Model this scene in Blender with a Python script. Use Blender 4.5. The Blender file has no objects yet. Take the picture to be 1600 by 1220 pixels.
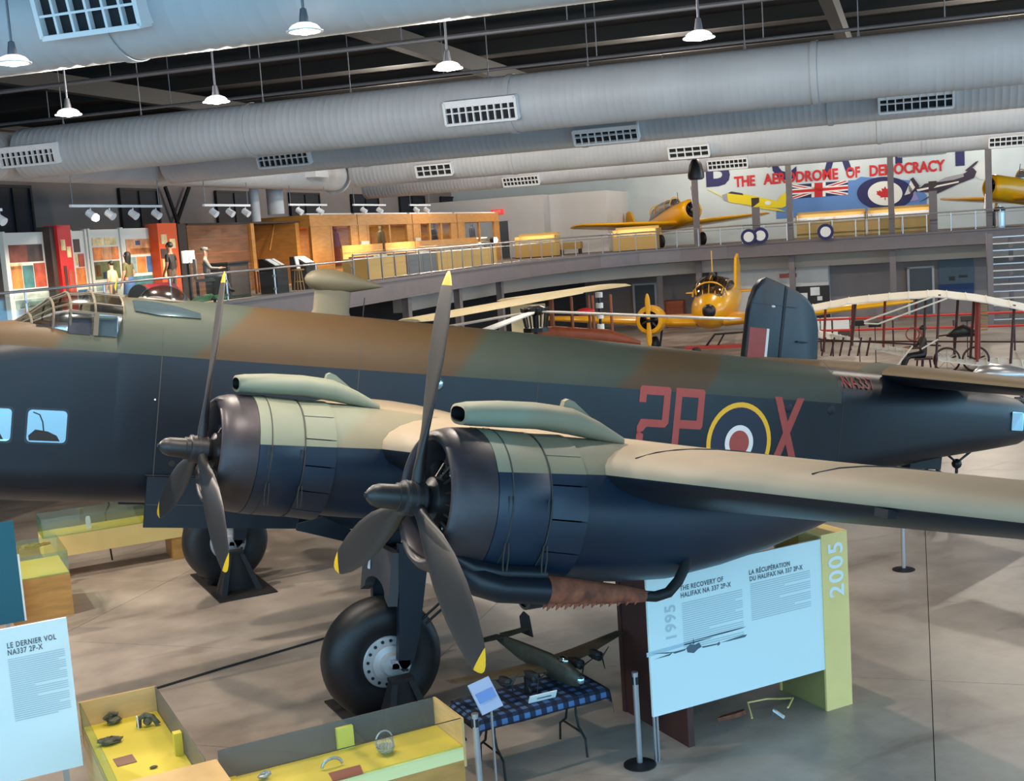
import bpy, bmesh, math, random
from mathutils import Vector, Matrix
random.seed(7)
C = bpy.context.scene.collection
scn = bpy.context.scene
pi = math.pi
# ------------------------------------------------------------------ camera
FL = 1929.63
CAM = Vector((3.909862, 17.380506, 5.670742))
FW = Vector((-0.445821, -0.886498, -0.123959)); RW = Vector((-0.887632, 0.455708, -0.066632)); UW = Vector((-0.115559, -0.080324, 0.990048))
cd = bpy.data.cameras.new('camera'); cam = bpy.data.objects.new('camera', cd); C.objects.link(cam)
cd.sensor_fit = 'HORIZONTAL'; cd.sensor_width = 36; cd.lens = 36*FL/1600; cd.clip_end = 400
cam.matrix_world = Matrix(((RW.x, UW.x, -FW.x, CAM.x), (RW.y, UW.y, -FW.y, CAM.y), (RW.z, UW.z, -FW.z, CAM.z), (0, 0, 0, 1)))
scn.camera = cam
# ------------------------------------------------------------------ world: grey daylight that enters by the open hangar side behind the visitor
w = bpy.data.worlds.new('world'); scn.world = w; w.use_nodes = True
w.node_tree.nodes['Background'].inputs[0].default_value = (0.36, 0.71, 1.0, 1)
w.node_tree.nodes['Background'].inputs[1].default_value = 3.8
scn.view_settings.view_transform = 'Standard'; scn.view_settings.look = 'None'
scn.view_settings.exposure = 0.0; scn.view_settings.gamma = 1.0; scn.view_settings.use_curve_mapping = False
LAMP_W = 560.0        # watts of one high bay lamp
SPOT_W = 160.0        # watts of one gallery track head
# ------------------------------------------------------------------ frames and pixels
UD = Vector((0.7071068, -0.7071068, 0)); VD = Vector((-0.7071068, -0.7071068, 0))   # the hall's own axes
RB = math.radians(225)     # local x = v, local y = u
RF = math.radians(135)     # local x = -u, local y = v
def W(u, v, z=0): return UD*u + VD*v + Vector((0, 0, z))
def ray(x, y): return FW + RW*((x-800)/FL) - UW*((y-610)/FL)
def hit(x, y, n, c):
    d = ray(x, y); return CAM + d*((c - n.dot(CAM))/n.dot(d))
def uvz(P): return Vector((P.dot(UD), P.dot(VD), P.z))
def PU(x, y, u): return uvz(hit(x, y, UD, u))
def PV(x, y, v): return uvz(hit(x, y, VD, v))
def PZ(x, y, z): return uvz(hit(x, y, Vector((0, 0, 1)), z))
# ------------------------------------------------------------------ mesh helper
class MB:
    def __init__(s): s.v = []; s.f = []; s.m = []; s.mi = 0; s.M = None
    def add(s, vs, fs):
        o = len(s.v)
        s.v += [tuple(s.M @ Vector(p)) if s.M else tuple(p) for p in vs]
        for f in fs: s.f.append(tuple(o+i for i in f)); s.m.append(s.mi)
        return s
    def box(s, c, d, R=None):
        x, y, z = d[0]/2, d[1]/2, d[2]/2; c = Vector(c)
        vs = [Vector(p) for p in ((-x,-y,-z),(x,-y,-z),(x,y,-z),(-x,y,-z),(-x,-y,z),(x,-y,z),(x,y,z),(-x,y,z))]
        if R is not None: vs = [R @ p for p in vs]
        return s.add([p+c for p in vs], [(0,3,2,1),(4,5,6,7),(0,1,5,4),(1,2,6,5),(2,3,7,6),(3,0,4,7)])
    def bb(s, x0, x1, y0, y1, z0, z1): return s.box(((x0+x1)/2,(y0+y1)/2,(z0+z1)/2), (abs(x1-x0),abs(y1-y0),abs(z1-z0)))
    def rings(s, R, closed=True, cap=(True, True)):
        n = len(R[0]); vs = [p for r in R for p in r]; fs = []
        for i in range(len(R)-1):
            for j in range(n if closed else n-1):
                k = (j+1) % n; fs.append((i*n+j, i*n+k, (i+1)*n+k, (i+1)*n+j))
        if cap[0]: fs.append(tuple(range(n-1, -1, -1)))
        if cap[1]: fs.append(tuple((len(R)-1)*n+j for j in range(n)))
        return s.add(vs, fs)
    def cyl(s, p0, p1, r0, r1=None, n=12, cap=(True, True)):
        return s.lathe(p0, p1, [(0, r0), (1, r0 if r1 is None else r1)], n, cap, rel=True)
    def lathe(s, p0, p1, prof, n=24, cap=(True, True), rel=False, a0=0.0, a1=None, sx=1.0):
        p0 = Vector(p0); p1 = Vector(p1); d = p1-p0; L = d.length; d = d/L
        t = Vector((0, 0, 1)) if abs(d.z) < .9 else Vector((1, 0, 0))
        e1 = d.cross(t).normalized(); e2 = e1.cross(d)
        R = []
        for (x, r) in prof:
            c = p0 + d*(x*L if rel else x); r = max(r, 1e-4)
            R.append([c + e1*(r*sx*math.cos(2*pi*j/n)) + e2*(r*math.sin(2*pi*j/n)) for j in range(n)])
        return s.rings(R, True, cap)
    def tube(s, pts, r, n=8, cap=(True, True)):
        P = [Vector(p) for p in pts]; R = []; pe = None
        for i, p in enumerate(P):
            d = (P[min(i+1, len(P)-1)] - P[max(i-1, 0)]).normalized()
            if pe is None:
                t = Vector((0, 0, 1)) if abs(d.z) < .9 else Vector((1, 0, 0)); e1 = d.cross(t).normalized()
            else: e1 = (pe - d*pe.dot(d)).normalized()
            pe = e1; e2 = d.cross(e1); q = r[i] if isinstance(r, (list, tuple)) else r
            R.append([p + e1*(q*math.cos(2*pi*j/n)) + e2*(q*math.sin(2*pi*j/n)) for j in range(n)])
        return s.rings(R, True, cap)
    def prism(s, poly, o, ex, ey, t):          # flat outline given its own thickness t (vector)
        o = Vector(o); ex = Vector(ex); ey = Vector(ey); t = Vector(t); n = len(poly)
        a = [o+ex*p[0]+ey*p[1] for p in poly]; b = [p+t for p in a]
        fs = [tuple(range(n)), tuple(range(2*n-1, n-1, -1))] + [(i, n+i, n+(i+1) % n, (i+1) % n) for i in range(n)]
        return s.add(a+b, fs)
    def ball(s, c, r, n=12, m=8, sc=(1, 1, 1)):
        c = Vector(c); R = []
        for i in range(m+1):
            a = pi*i/m; R.append([c+Vector((r*sc[0]*max(math.sin(a), 1e-3)*math.cos(2*pi*j/n), r*sc[1]*max(math.sin(a), 1e-3)*math.sin(2*pi*j/n), -r*sc[2]*math.cos(a))) for j in range(n)])
        return s.rings(R, True, (True, True))
    def mesh(s, name, mats, smooth=False, ang=40):
        me = bpy.data.meshes.new(name); me.from_pydata(s.v, [], s.f)
        for m in (mats if isinstance(mats, (list, tuple)) else [mats]): me.materials.append(m)
        if any(s.m): me.polygons.foreach_set('material_index', s.m)
        bm = bmesh.new(); bm.from_mesh(me); bmesh.ops.recalc_face_normals(bm, faces=bm.faces); bm.to_mesh(me); bm.free()
        if smooth:
            me.polygons.foreach_set('use_smooth', [True]*len(me.polygons)); me.set_sharp_from_angle(angle=math.radians(ang))
        me.update(); return me
    def build(s, name, mats, parent=None, smooth=False, ang=40, loc=None, rz=None):
        return link(name, s.mesh(name, mats, smooth, ang), parent, loc, rz)
def link(name, me, parent=None, loc=None, rz=None):
    o = bpy.data.objects.new(name, me); C.objects.link(o)
    if parent is not None: o.parent = parent
    if loc is not None: o.location = loc
    if rz is not None: o.rotation_euler = (0, 0, rz)
    return o
def tag(o, label=None, cat=None, group=None, kind=None):
    if label: o['label'] = label
    if cat: o['category'] = cat
    if group: o['group'] = group
    if kind: o['kind'] = kind
    return o
def thing(name, label, cat, loc=(0, 0, 0), rz=0.0, group=None):
    o = bpy.data.objects.new(name, None); C.objects.link(o); o.location = loc; o.rotation_euler = (0, 0, rz); o.empty_display_size = .2
    return tag(o, label, cat, group)
def struct(name, mb, mat, parent=None, rz=None, smooth=False):
    o = mb.build(name, mat, parent, smooth, rz=rz)
    if parent is None: o['kind'] = 'structure'
    return o
_tc = {}
def text_mesh(name, s, size, mat, depth=0.004, spacing=1.0, bold=0.0, align='LEFT', sx=1.0):
    key = (s, size, depth, spacing, bold, align, sx, mat.name)
    if key not in _tc:
        cu = bpy.data.curves.new(name, 'FONT'); cu.body = s; cu.size = size; cu.extrude = depth/2; cu.space_character = spacing
        cu.offset = bold; cu.align_x = align; cu.resolution_u = 3
        t = bpy.data.objects.new(name, cu); C.objects.link(t); bpy.context.view_layer.update()
        dg = bpy.context.evaluated_depsgraph_get(); me = bpy.data.meshes.new_from_object(t.evaluated_get(dg))
        bpy.data.objects.remove(t); bpy.data.curves.remove(cu); me.materials.clear(); me.materials.append(mat)
        if sx != 1.0:
            for q in me.vertices: q.co.x *= sx
        _tc[key] = me
    return _tc[key]
def frame_obj(name, me, parent, o, ex, ey):       # lays a flat mesh (x right, y up) on any plane
    ex = Vector(ex).normalized(); ey = Vector(ey).normalized(); ez = ex.cross(ey); o = Vector(o)
    ob = link(name, me, parent)
    ob.matrix_local = Matrix(((ex.x, ey.x, ez.x, o.x), (ex.y, ey.y, ez.y, o.y), (ex.z, ey.z, ez.z, o.z), (0, 0, 0, 1)))
    return ob
# ------------------------------------------------------------------ materials
def srgb(r, g, b):
    f = lambda c: (c/255/12.92 if c/255 <= .04045 else ((c/255+.055)/1.055)**2.4)
    return (f(r), f(g), f(b), 1)
_m = {}
def mat(name, col, rough=.5, metal=0.0, noise=0.0, scale=4.0, bump=0.0, bscale=60.0, spec=.5, emit=None, estr=0.0, trans=0.0, alpha=1.0, stretch=None, coat=0.0):
    if name in _m: return _m[name]
    m = bpy.data.materials.new(name); m.use_nodes = True; nt = m.node_tree; b = nt.nodes['Principled BSDF']
    c = col if len(col) == 4 else tuple(col)+(1,)
    b.inputs['Base Color'].default_value = c; b.inputs['Roughness'].default_value = rough; b.inputs['Metallic'].default_value = metal
    b.inputs['Specular IOR Level'].default_value = spec; b.inputs['Transmission Weight'].default_value = trans; b.inputs['Alpha'].default_value = alpha
    b.inputs['Coat Weight'].default_value = coat
    if emit: b.inputs['Emission Color'].default_value = emit; b.inputs['Emission Strength'].default_value = estr
    if noise or bump:
        tc = nt.nodes.new('ShaderNodeTexCoord'); src = tc.outputs['Object']
        if stretch:
            mp = nt.nodes.new('ShaderNodeMapping'); mp.inputs['Scale'].default_value = stretch; nt.links.new(src, mp.inputs[0]); src = mp.outputs[0]
    if noise:
        n = nt.nodes.new('ShaderNodeTexNoise'); n.inputs['Scale'].default_value = scale; n.inputs['Detail'].default_value = 5
        nt.links.new(src, n.inputs[0])
        r = nt.nodes.new('ShaderNodeValToRGB'); r.color_ramp.elements[0].position = .3; r.color_ramp.elements[1].position = .7
        r.color_ramp.elements[0].color = tuple(min(1, x*(1-noise)) for x in c[:3])+(1,); r.color_ramp.elements[1].color = tuple(min(1, x*(1+noise)) for x in c[:3])+(1,)
        nt.links.new(n.outputs[0], r.inputs[0]); nt.links.new(r.outputs[0], b.inputs['Base Color'])
    if bump:
        n2 = nt.nodes.new('ShaderNodeTexNoise'); n2.inputs['Scale'].default_value = bscale; nt.links.new(src, n2.inputs[0])
        bp = nt.nodes.new('ShaderNodeBump'); bp.inputs['Strength'].default_value = bump; bp.inputs['Distance'].default_value = .01
        nt.links.new(n2.outputs[0], bp.inputs['Height']); nt.links.new(bp.outputs[0], b.inputs['Normal'])
    _m[name] = m; return m
def glass_mat(name, tint=(1, 1, 1, 1), mix=.88, rough=.03):
    m = bpy.data.materials.new(name); m.use_nodes = True; nt = m.node_tree; nt.nodes.remove(nt.nodes['Principled BSDF'])
    o = nt.nodes['Material Output']; t = nt.nodes.new('ShaderNodeBsdfTransparent'); t.inputs[0].default_value = tint
    g = nt.nodes.new('ShaderNodeBsdfGlossy'); g.inputs['Roughness'].default_value = rough; g.inputs[0].default_value = (.9, .95, 1, 1)
    x = nt.nodes.new('ShaderNodeMixShader'); x.inputs[0].default_value = 1-mix
    nt.links.new(t.outputs[0], x.inputs[1]); nt.links.new(g.outputs[0], x.inputs[2]); nt.links.new(x.outputs[0], o.inputs[0]); return m

def frosted(name, col, alpha, rough=.35):
    m = bpy.data.materials.new(name); m.use_nodes = True; b = m.node_tree.nodes['Principled BSDF']
    b.inputs['Base Color'].default_value = col; b.inputs['Alpha'].default_value = alpha; b.inputs['Roughness'].default_value = rough; b.inputs['Specular IOR Level'].default_value = .3; return m
# ================================================================== the hall
ZM = 4.37; ZC = 10.6
def concrete():
    m = bpy.data.materials.new('polished concrete'); m.use_nodes = True; nt = m.node_tree; b = nt.nodes['Principled BSDF']; N = nt.nodes.new; L = nt.links.new
    g = N('ShaderNodeNewGeometry')
    n1 = N('ShaderNodeTexNoise'); n1.inputs['Scale'].default_value = .55; n1.inputs['Detail'].default_value = 8; n1.inputs['Roughness'].default_value = .62; L(g.outputs['Position'], n1.inputs[0])
    r1 = N('ShaderNodeValToRGB'); e = r1.color_ramp.elements
    e[0].position = .32; e[0].color = srgb(140, 126, 114); e[1].position = .66; e[1].color = srgb(190, 175, 161)
    L(n1.outputs[0], r1.inputs[0])
    mp = N('ShaderNodeMapping'); mp.inputs['Scale'].default_value = (.35, 1.1, 1); L(g.outputs['Position'], mp.inputs[0])
    n2 = N('ShaderNodeTexNoise'); n2.inputs['Scale'].default_value = 1.3; n2.inputs['Detail'].default_value = 7; n2.inputs['Distortion'].default_value = .5; L(mp.outputs[0], n2.inputs[0])
    r2 = N('ShaderNodeValToRGB'); e = r2.color_ramp.elements; e[0].position = .56; e[0].color = (1, 1, 1, 1); e[1].position = .72; e[1].color = (.5, .47, .46, 1)
    L(n2.outputs[0], r2.inputs[0])
    mx = N('ShaderNodeMix'); mx.data_type = 'RGBA'; mx.blend_type = 'MULTIPLY'; mx.inputs[0].default_value = .8; L(r1.outputs[0], mx.inputs[6]); L(r2.outputs[0], mx.inputs[7])
    L(mx.outputs[2], b.inputs['Base Color'])
    rr = N('ShaderNodeMapRange'); rr.inputs[3].default_value = .28; rr.inputs[4].default_value = .5; L(n1.outputs[0], rr.inputs[0]); L(rr.outputs[0], b.inputs['Roughness'])
    b.inputs['Specular IOR Level'].default_value = .45
    return m
M_conc = concrete()
M_joint = mat('joint filler', srgb(92, 82, 75), .8)
M_ceil = mat('dark ceiling deck', srgb(24, 24, 27), .8, noise=.15, scale=1.5)
M_beam = mat('dark ceiling steel', srgb(22, 22, 24), .7)
M_wallg = mat('grey plaster wall', srgb(140, 130, 128), .8, noise=.06, scale=.8)
M_wallw = mat('white plaster wall', srgb(205, 202, 200), .75, noise=.04, scale=.7)
M_wallb = mat('pale blue white wall', srgb(196, 208, 212), .75, noise=.04, scale=.7)
M_dark = mat('dark soffit', srgb(58, 52, 52), .8)
M_fas = mat('grey painted steel', srgb(112, 104, 106), .5, noise=.06, scale=2)
M_black = mat('matt black', srgb(22, 22, 25), .6)
M_duct = mat('galvanised duct', srgb(178, 182, 188), .5, noise=.05, scale=1.2, spec=.4)
M_vent = mat('white painted vent', srgb(225, 228, 232), .5)
M_vdark = mat('vent throat', srgb(24, 26, 32), .8)
M_rod = mat('zinc rod', srgb(120, 120, 126), .45, metal=.6)
M_steel = mat('brushed steel', srgb(190, 190, 194), .3, metal=.85)
M_glass = glass_mat('clear glass', (.93, .97, .96, 1), .93)
M_glassg = glass_mat('greenish glass', (.82, .92, .90, 1), .88)
M_wdark = mat('dark window glass', srgb(36, 40, 52), .55, spec=.3)
# floor: dark bed with cast slabs
floor = struct('floor', MB().bb(-40, 72, -45, 22, -.25, -.03), M_joint, rz=RB)
g = .005
vs = [-15.9+3.2*i for i in range(15)]; us = [-22.4+6.4*i for i in range(7)]
slab = MB().bb(g, 3.2-g, g, 6.4-g, -.03, 0).mesh('slab', M_conc)
for a in vs[:-1]:
    for b_ in us[:-1]:
        o = link('slab', slab, floor); o.location = (a, b_, 0)
for (x0, x1, y0, y1) in ((-40, -15.9, -45, 22), (vs[-1], 72, -45, 22), (-15.9, vs[-1], -45, -22.4), (-15.9, vs[-1], us[-1], 22)):
    MB().bb(x0+g, x1-g, y0+g, y1-g, -.03, 0).build('slab', M_conc, floor)
ceil = struct('ceiling', MB().bb(-19, 72, -32, 22, ZC, ZC+.2), M_ceil, rz=RB)
for i in range(23):
    x = -18.5+i*3.4; m = MB().bb(x-.08, x+.08, -32, 20, ZC-.34, ZC); m.bb(x-.02, x+.02, -32, 20, ZC-.3, ZC-.04); m.build('purlin', M_beam, ceil)
for i in range(6):
    y = -26+i*9; MB().bb(-19, 66, y-.13, y+.13, ZC-.75, ZC-.34).build('girder', M_beam, ceil)
struct('wall_left', MB().bb(-19, 66, 20, 20.3, 0, ZC), M_wallg, rz=RB)
wf = struct('wall_far', MB().bb(64, 64.3, -32, 20, 0, ZC), M_wallb, rz=RB)
struct('wall_gallery', MB().bb(58, 64, 7.9, 20, ZM, 8.0).bb(56.8, 58, 11.5, 20, ZM, 8.0), M_wallw, rz=RB)
struct('wall_lower', MB().bb(55.5, 55.8, -32, 20, 0, ZM-.3), M_wallg, rz=RB)
struct('wall_lower_white', MB().bb(54.2, 55.5, -5.1, .9, 0, ZM-.3), M_wallw, rz=RB)
# high dark windows of the left wall
for k, (x0, x1) in enumerate(((-6, 50), (190, 248), (340, 394), (455, 500), (551, 592), (626, 664), (690, 728))):
    a = PU(x0, 330, 19.9); b_ = PU(x1, 330, 19.9)
    z0 = 6.2
    o = struct('window_%d' % (k+1), MB().bb(a.y, b_.y, 19.9, 20.02, z0, 8.5), M_wdark, rz=RB)
    fr = MB()
    for xx in (a.y, b_.y, (a.y+b_.y)/2): fr.bb(xx-.05, xx+.05, 19.84, 19.95, z0-.05, 8.55)
    for zz in (z0, 8.5): fr.bb(a.y, b_.y, 19.84, 19.95, zz-.05, zz+.05)
    fr.build('window_frame', M_black, o)
# cross bracing seen on the left wall
a = PU(258, 292, 19.7); b_ = PU(290, 350, 19.7); c_ = PU(296, 292, 19.7); d_ = PU(275, 345, 19.7)
struct('trim_1', MB().tube([(a.y, 19.7, a.z), (b_.y, 19.7, b_.z-1.2)], .09, 6).tube([(c_.y, 19.72, c_.z), (a.y-.4, 19.72, b_.z-1.2)], .09, 6), M_beam, rz=RB)
# mezzanine slab following the curved inner edge
edge = [(-12, 8.2), (30, 8.2), (36, 8.15), (41, 7.8), (45, 7.1), (48, 6.0), (50.2, 4.4), (51.4, 2.4), (52, 0), (52, -32)]
poly = edge + [(64, -32), (64, 20), (-12, 20)]
struct('floor_mezzanine', MB().prism(poly, (0, 0, ZM), (1, 0, 0), (0, 1, 0), (0, 0, -.22)), mat('gallery carpet', srgb(120, 108, 98), .85, noise=.08, scale=6), rz=RB)
def along(ed, off):     # offset of the edge line towards the gallery
    out = []
    for i, p in enumerate(ed):
        a = Vector(ed[max(i-1, 0)]); b = Vector(ed[min(i+1, len(ed)-1)]); d = (b-a).normalized(); n = Vector((-d.y, d.x))
        out.append((p[0]+n.x*off, p[1]+n.y*off))
    return out
def strip(mb, ed, o0, o1, z0, z1):
    A = along(ed, o0); B = along(ed, o1); n = len(ed)
    vs = [(x, y, z0) for x, y in A]+[(x, y, z1) for x, y in A]+[(x, y, z0) for x, y in B]+[(x, y, z1) for x, y in B]; fs = []
    for i in range(n-1):
        for (p, q) in ((0, n), (n, 3*n), (3*n, 2*n), (2*n, 0)): fs.append((p+i, p+i+1, q+i+1, q+i))
    fs += [(0, n, 3*n, 2*n), (n-1, 2*n-1, 4*n-1, 3*n-1)]
    return mb.add(vs, fs)
fz = struct('trim_2', strip(strip(strip(MB(), edge, -.02, .1, ZM-.62, ZM+.06), edge, -.12, .16, ZM-.68, ZM-.60), edge, -.08, .1, ZM-.02, ZM+.07), M_fas, rz=RB)
struct('trim_3', strip(MB(), edge[1:], 1.5, 1.9, 2.95, 3.62), mat('beige bulkhead', srgb(170, 160, 150), .7), rz=RB)
struct('wall_under_gallery', strip(MB(), edge, 7.0, 7.2, 0, ZM-.22), M_dark, rz=RB)
# columns under and on the gallery
cols = [(8.45, v) for v in (12, 17, 22, 27.5, 33, 38.5)]
for k, (u_, v_) in enumerate(cols):
    struct('column_%d' % (k+1), MB().bb(v_-.12, v_+.12, u_-.1, u_+.14, 0, ZM-.22).bb(v_-.16, v_+.16, u_-.14, u_-.1, 0, ZM-.22), M_fas, rz=RB)
for k, px in enumerate((1024, 1086, 1233, 1392, 1545)):
    q = PV(px, 300, 52.6)
    o = struct('column_%d' % (k+7), MB().bb(52.45, 52.75, q.x-.15, q.x+.15, 0, ZC-.3 if k else ZM-.22).bb(52.4, 52.8, q.x-.2, q.x+.2, 0, .25), M_fas, rz=RB)
# doors, posters and boards of the lower level
def on_v(name, x0, y0, x1, y1, v_, th, m, label=None, cat=None, parent=None):
    a = PV(x0, y0, v_); b = PV(x1, y1, v_); ob = MB().bb(v_-th, v_, a.x, b.x, a.z, b.z).build(name, m, parent, rz=RB)
    if label: tag(ob, label, cat)
    return ob
M_door = mat('grey blue door', srgb(86, 92, 96), .5)
for k, (x0, y0, x1, y1, v_) in enumerate(((990, 446, 1027, 500, 55.4), (1419, 420, 1459, 470, 55.4), (779, 346, 800, 412, 57.9-1.2))):
    a = PV(x0, y0, v_); b = PV(x1, y1, v_); z0 = 0 if k < 2 else ZM
    d = struct('door_%d' % (k+1), MB().bb(v_-.06, v_+.02, a.x, b.x, z0, a.z), M_door, rz=RB)
    f = MB()
    for xx in (a.x, b.x): f.bb(v_-.1, v_+.05, xx-.06, xx+.06, z0, a.z+.06)
    f.bb(v_-.1, v_+.05, b.x-.06, a.x+.06, a.z, a.z+.1); f.build('door_frame', M_wallw, d)
    MB().cyl((v_-.12, b.x+.15, z0+1), (v_-.06, b.x+.15, z0+1), .03).bb(v_-.13, v_-.1, b.x+.1, b.x+.28, z0+.98, z0+1.02).build('door_handle', M_steel, d)
# ================================================================== air ducts
RD = .575; ZD = 8.335
def duct_mesh(L, r, step, n=40, rid=.0018):
    prof = []; x = 0
    while x < L:
        prof += [(x, r), (x+step*.86, r), (x+step*.9, r+rid), (x+step*.96, r+rid)]; x += step
    prof.append((L, r))
    return MB().lathe((0, 0, 0), (L, 0, 0), prof, n)
def vent(parent, x, big, L=1.5, H=.40, ang=38, cells=10, fine=True):
    # frame of the duct: x along it (to the right), y away from the visitor, z up
    a = math.radians(ang); nrm = Vector((0, -math.cos(a), -math.sin(a))); up = Vector((0, -math.sin(a), math.cos(a))); ex = Vector((1, 0, 0))
    fo = nrm*(RD+.16)
    Mx = Matrix(((1, nrm.x, up.x, x), (0, nrm.y, up.y, fo.y), (0, nrm.z, up.z, fo.z), (0, 0, 0, 1)))
    m = MB(); m.M = Mx; t = .05
    for sx in (-1, 1): m.bb(sx*L/2-t/2, sx*L/2+t/2, -.34, .02, -H/2, H/2)
    for sz in (-1, 1): m.bb(-L/2, L/2, -.34, .02, sz*H/2-t/2, sz*H/2+t/2)
    m.bb(-L/2, L/2, -.36, -.30, -H/2, H/2); fr = m.build('vent', M_vent, parent)
    m = MB(); m.M = Mx; m.bb(-L/2+t/2, L/2-t/2, -.29, -.07, -H/2+t/2, H/2-t/2); m.build('vent_throat', M_vdark, fr)
    if fine:
        b = MB().bb(-.014, .014, -.075, .0, -H/2+t/2, H/2-t/2).mesh('slat', M_vent)
        for i in range(1, cells):
            o = link('slat', b, fr); o.matrix_local = Mx @ Matrix.Translation((-L/2+L*i/cells, 0, 0))
        m = MB(); m.M = Mx; m.bb(-L/2, L/2, -.1, .005, -.012, .012); m.build('cross_slat', M_vent, fr)
        m = MB(); m.M = Mx; m.bb(-L/2+t/2, L/2-t/2, -.075, -.01, H*(.24 if L > 1.3 else .46), H/2-t/2+.005); m.build('damper', M_vent, fr)
    else:
        m = MB(); m.M = Mx
        for i in range(1, cells): m.bb(-L/2+L*i/cells-.015, -L/2+L*i/cells+.015, -.13, 0, -H/2, H/2)
        m.bb(-L/2, L/2, -.1, .005, -.012, .012); m.build('slat_grid', M_vent, fr)
def duct(label, v_, u0, u1, r, vents, hang, z=ZD, fine=True, step=.16):
    t = thing('air_duct', label, 'air duct', W(u1, v_, z), RF, 'round air ducts under the ceiling')
    L = u1-u0
    duct_mesh(L, r, step).build('duct_tube', M_duct, t, True, 60)
    for k in range(1, int(L/6)): MB().lathe((k*6-.06, 0, 0), (k*6+.06, 0, 0), [(0, r+.01), (0, r+.022), (.12, r+.022), (.12, r+.01)], 40, (False, False)).build('joint_band', M_duct, t, True, 60)
    for (px, py, L_, H_, cl, an) in vents:
        q = PV(px, py, v_-r*.8); vent(t, u1-q.x, fine, L_, H_, an, cl, fine)
    if hang:
        h = MB().cyl((0, 0, r-.01), (0, 0, ZC-z-.3), .012, n=6).cyl((0, 0, r-.01), (0, 0, r+.12), .03, .014, n=8).mesh('hanger_rod', M_rod)
        x = 1.1
        while x < L-.5:
            o = link('hanger_rod', h, t); o.location = (x, 0, 0); x += 2.1 if int(x*10) % 2 else 3.1
    return t
duct('big corrugated duct crossing the top left corner, nearest of all', -3.6, -16, 10.2, RD, [(158, 16, 1.15, .42, 6, 14)], True, step=.2)
duct('long grey duct across the whole picture below the dark ceiling strip', 9.5, -30, 10.15, RD, [(52, 232, 1.5, .42, 10, 10), (756, 170, 1.5, .44, 10, 12)], True)
duct('pale duct with three vents right under the long grey duct', 15.6, -30, 10.25, RD, [(448, 246, 1.5, .4, 9, 18), (948, 206, 1.6, .4, 9, 32), (1431, 153, 1.6, .4, 9, 22)], False, fine=True)
duct('far pale duct ending in a flange above the wooden showcases', 26, -30, 9.4, RD, [(681, 264, 1.3, .4, 5, 20), (1077, 231, 1.3, .4, 5, 30)], False, fine=False)
duct('farthest pale duct hanging in front of the painted mural', 37, -30, 14, RD, [(815, 280, 1.6, .42, 10, 30), (1137, 248, 1.6, .42, 9, 30), (1580, 210, 1.6, .42, 8, 30)], False, fine=False)
# duct along the left gallery with its end flange and drop pipes
t = thing('gallery_duct', 'pale duct running along the left gallery below the long grey duct', 'air duct', W(10.9, -6, ZD), RB)
duct_mesh(33.4, RD, .16).build('duct_tube', M_duct, t, True, 60)
MB().lathe((33.3, 0, 0), (33.5, 0, 0), [(0, RD), (0, RD+.1), (.14, RD+.1), (.14, RD)], 40).build('flange', M_duct, t, True, 50)
q = PU(485, 273, 10.4); m = MB().bb(q.y+6-.5, q.y+6+.5, -.95, -.4, -.2, .2); m.build('vent', M_vent, t)
for (px, r_, zb) in ((398, .16, 6.75), (430, .3, 7.0)):
    q = PU(px, 315, 12.2); MB().cyl((q.y+6, 1.3, zb-ZD), (q.y+6, 1.3, .1), r_, n=24).bb(q.y+6-r_, q.y+6+r_, -.2, 1.3, -.1, .1).build('drop_pipe', M_duct, t, True)
# sprinkler mains and conduits in the dark strip
for k, (p0, p1, z, r) in enumerate((((0, 143), (430, 92), 9.6, .05), ((400, 156), (1300, 42), 9.2, .035))):
    a = PZ(*p0, z); b = PZ(*p1, z); vv = (a.y+b.y)/2
    t = tag(MB().tube([(vv, 19.9, z), (vv, -30, z)], r, 8).build('sprinkler_pipe', M_rod, None, True, rz=RB), ('thick' if k == 0 else 'thin')+' pipe hanging across the dark ceiling strip, '+('nearer' if k == 0 else 'farther')+' one', 'pipe')
    hh = MB().cyl((0, 0, 0), (0, 0, ZC-z-.02), .012, n=6).mesh('hanger_rod', M_rod)
    for i in range(14):
        o = link('hanger_rod', hh, t); o.location = (vv, 17-i*3.4, z)
# ------------------------------------------------------------------ high bay lamps
M_bulb = mat('lamp glow', (1, .95, .88, 1), .5, emit=(1, .93, .85, 1), estr=30)
M_refl = mat('white reflector', srgb(235, 235, 235), .35)
M_shell = mat('acrylic lamp dome', srgb(225, 225, 225), .3, emit=(1, .95, .9, 1), estr=1.6)
lp = None
def lamp(u_, v_, z, label, group, w=1.0, col=(1, .885, .75), down=False):
    t = thing('high_bay_lamp', label, 'lamp', W(u_, v_, z), 0, group)
    for (n, me) in lamp_parts: link(n, me, t)
    L = ZC-z-.24
    MB().cyl((0, 0, .2), (0, 0, .2+L), .014, n=6).build('lamp_rod', M_rod, t)
    ld = bpy.data.lights.new('lamp_light', 'SPOT' if down else 'POINT'); ld.energy = LAMP_W*w; ld.color = col; ld.shadow_soft_size = .1
    if down: ld.spot_size = math.radians(160); ld.spot_blend = .4
    lo = bpy.data.objects.new('lamp_light', ld); C.objects.link(lo); lo.parent = t; lo.location = (0, 0, -.14)
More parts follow.
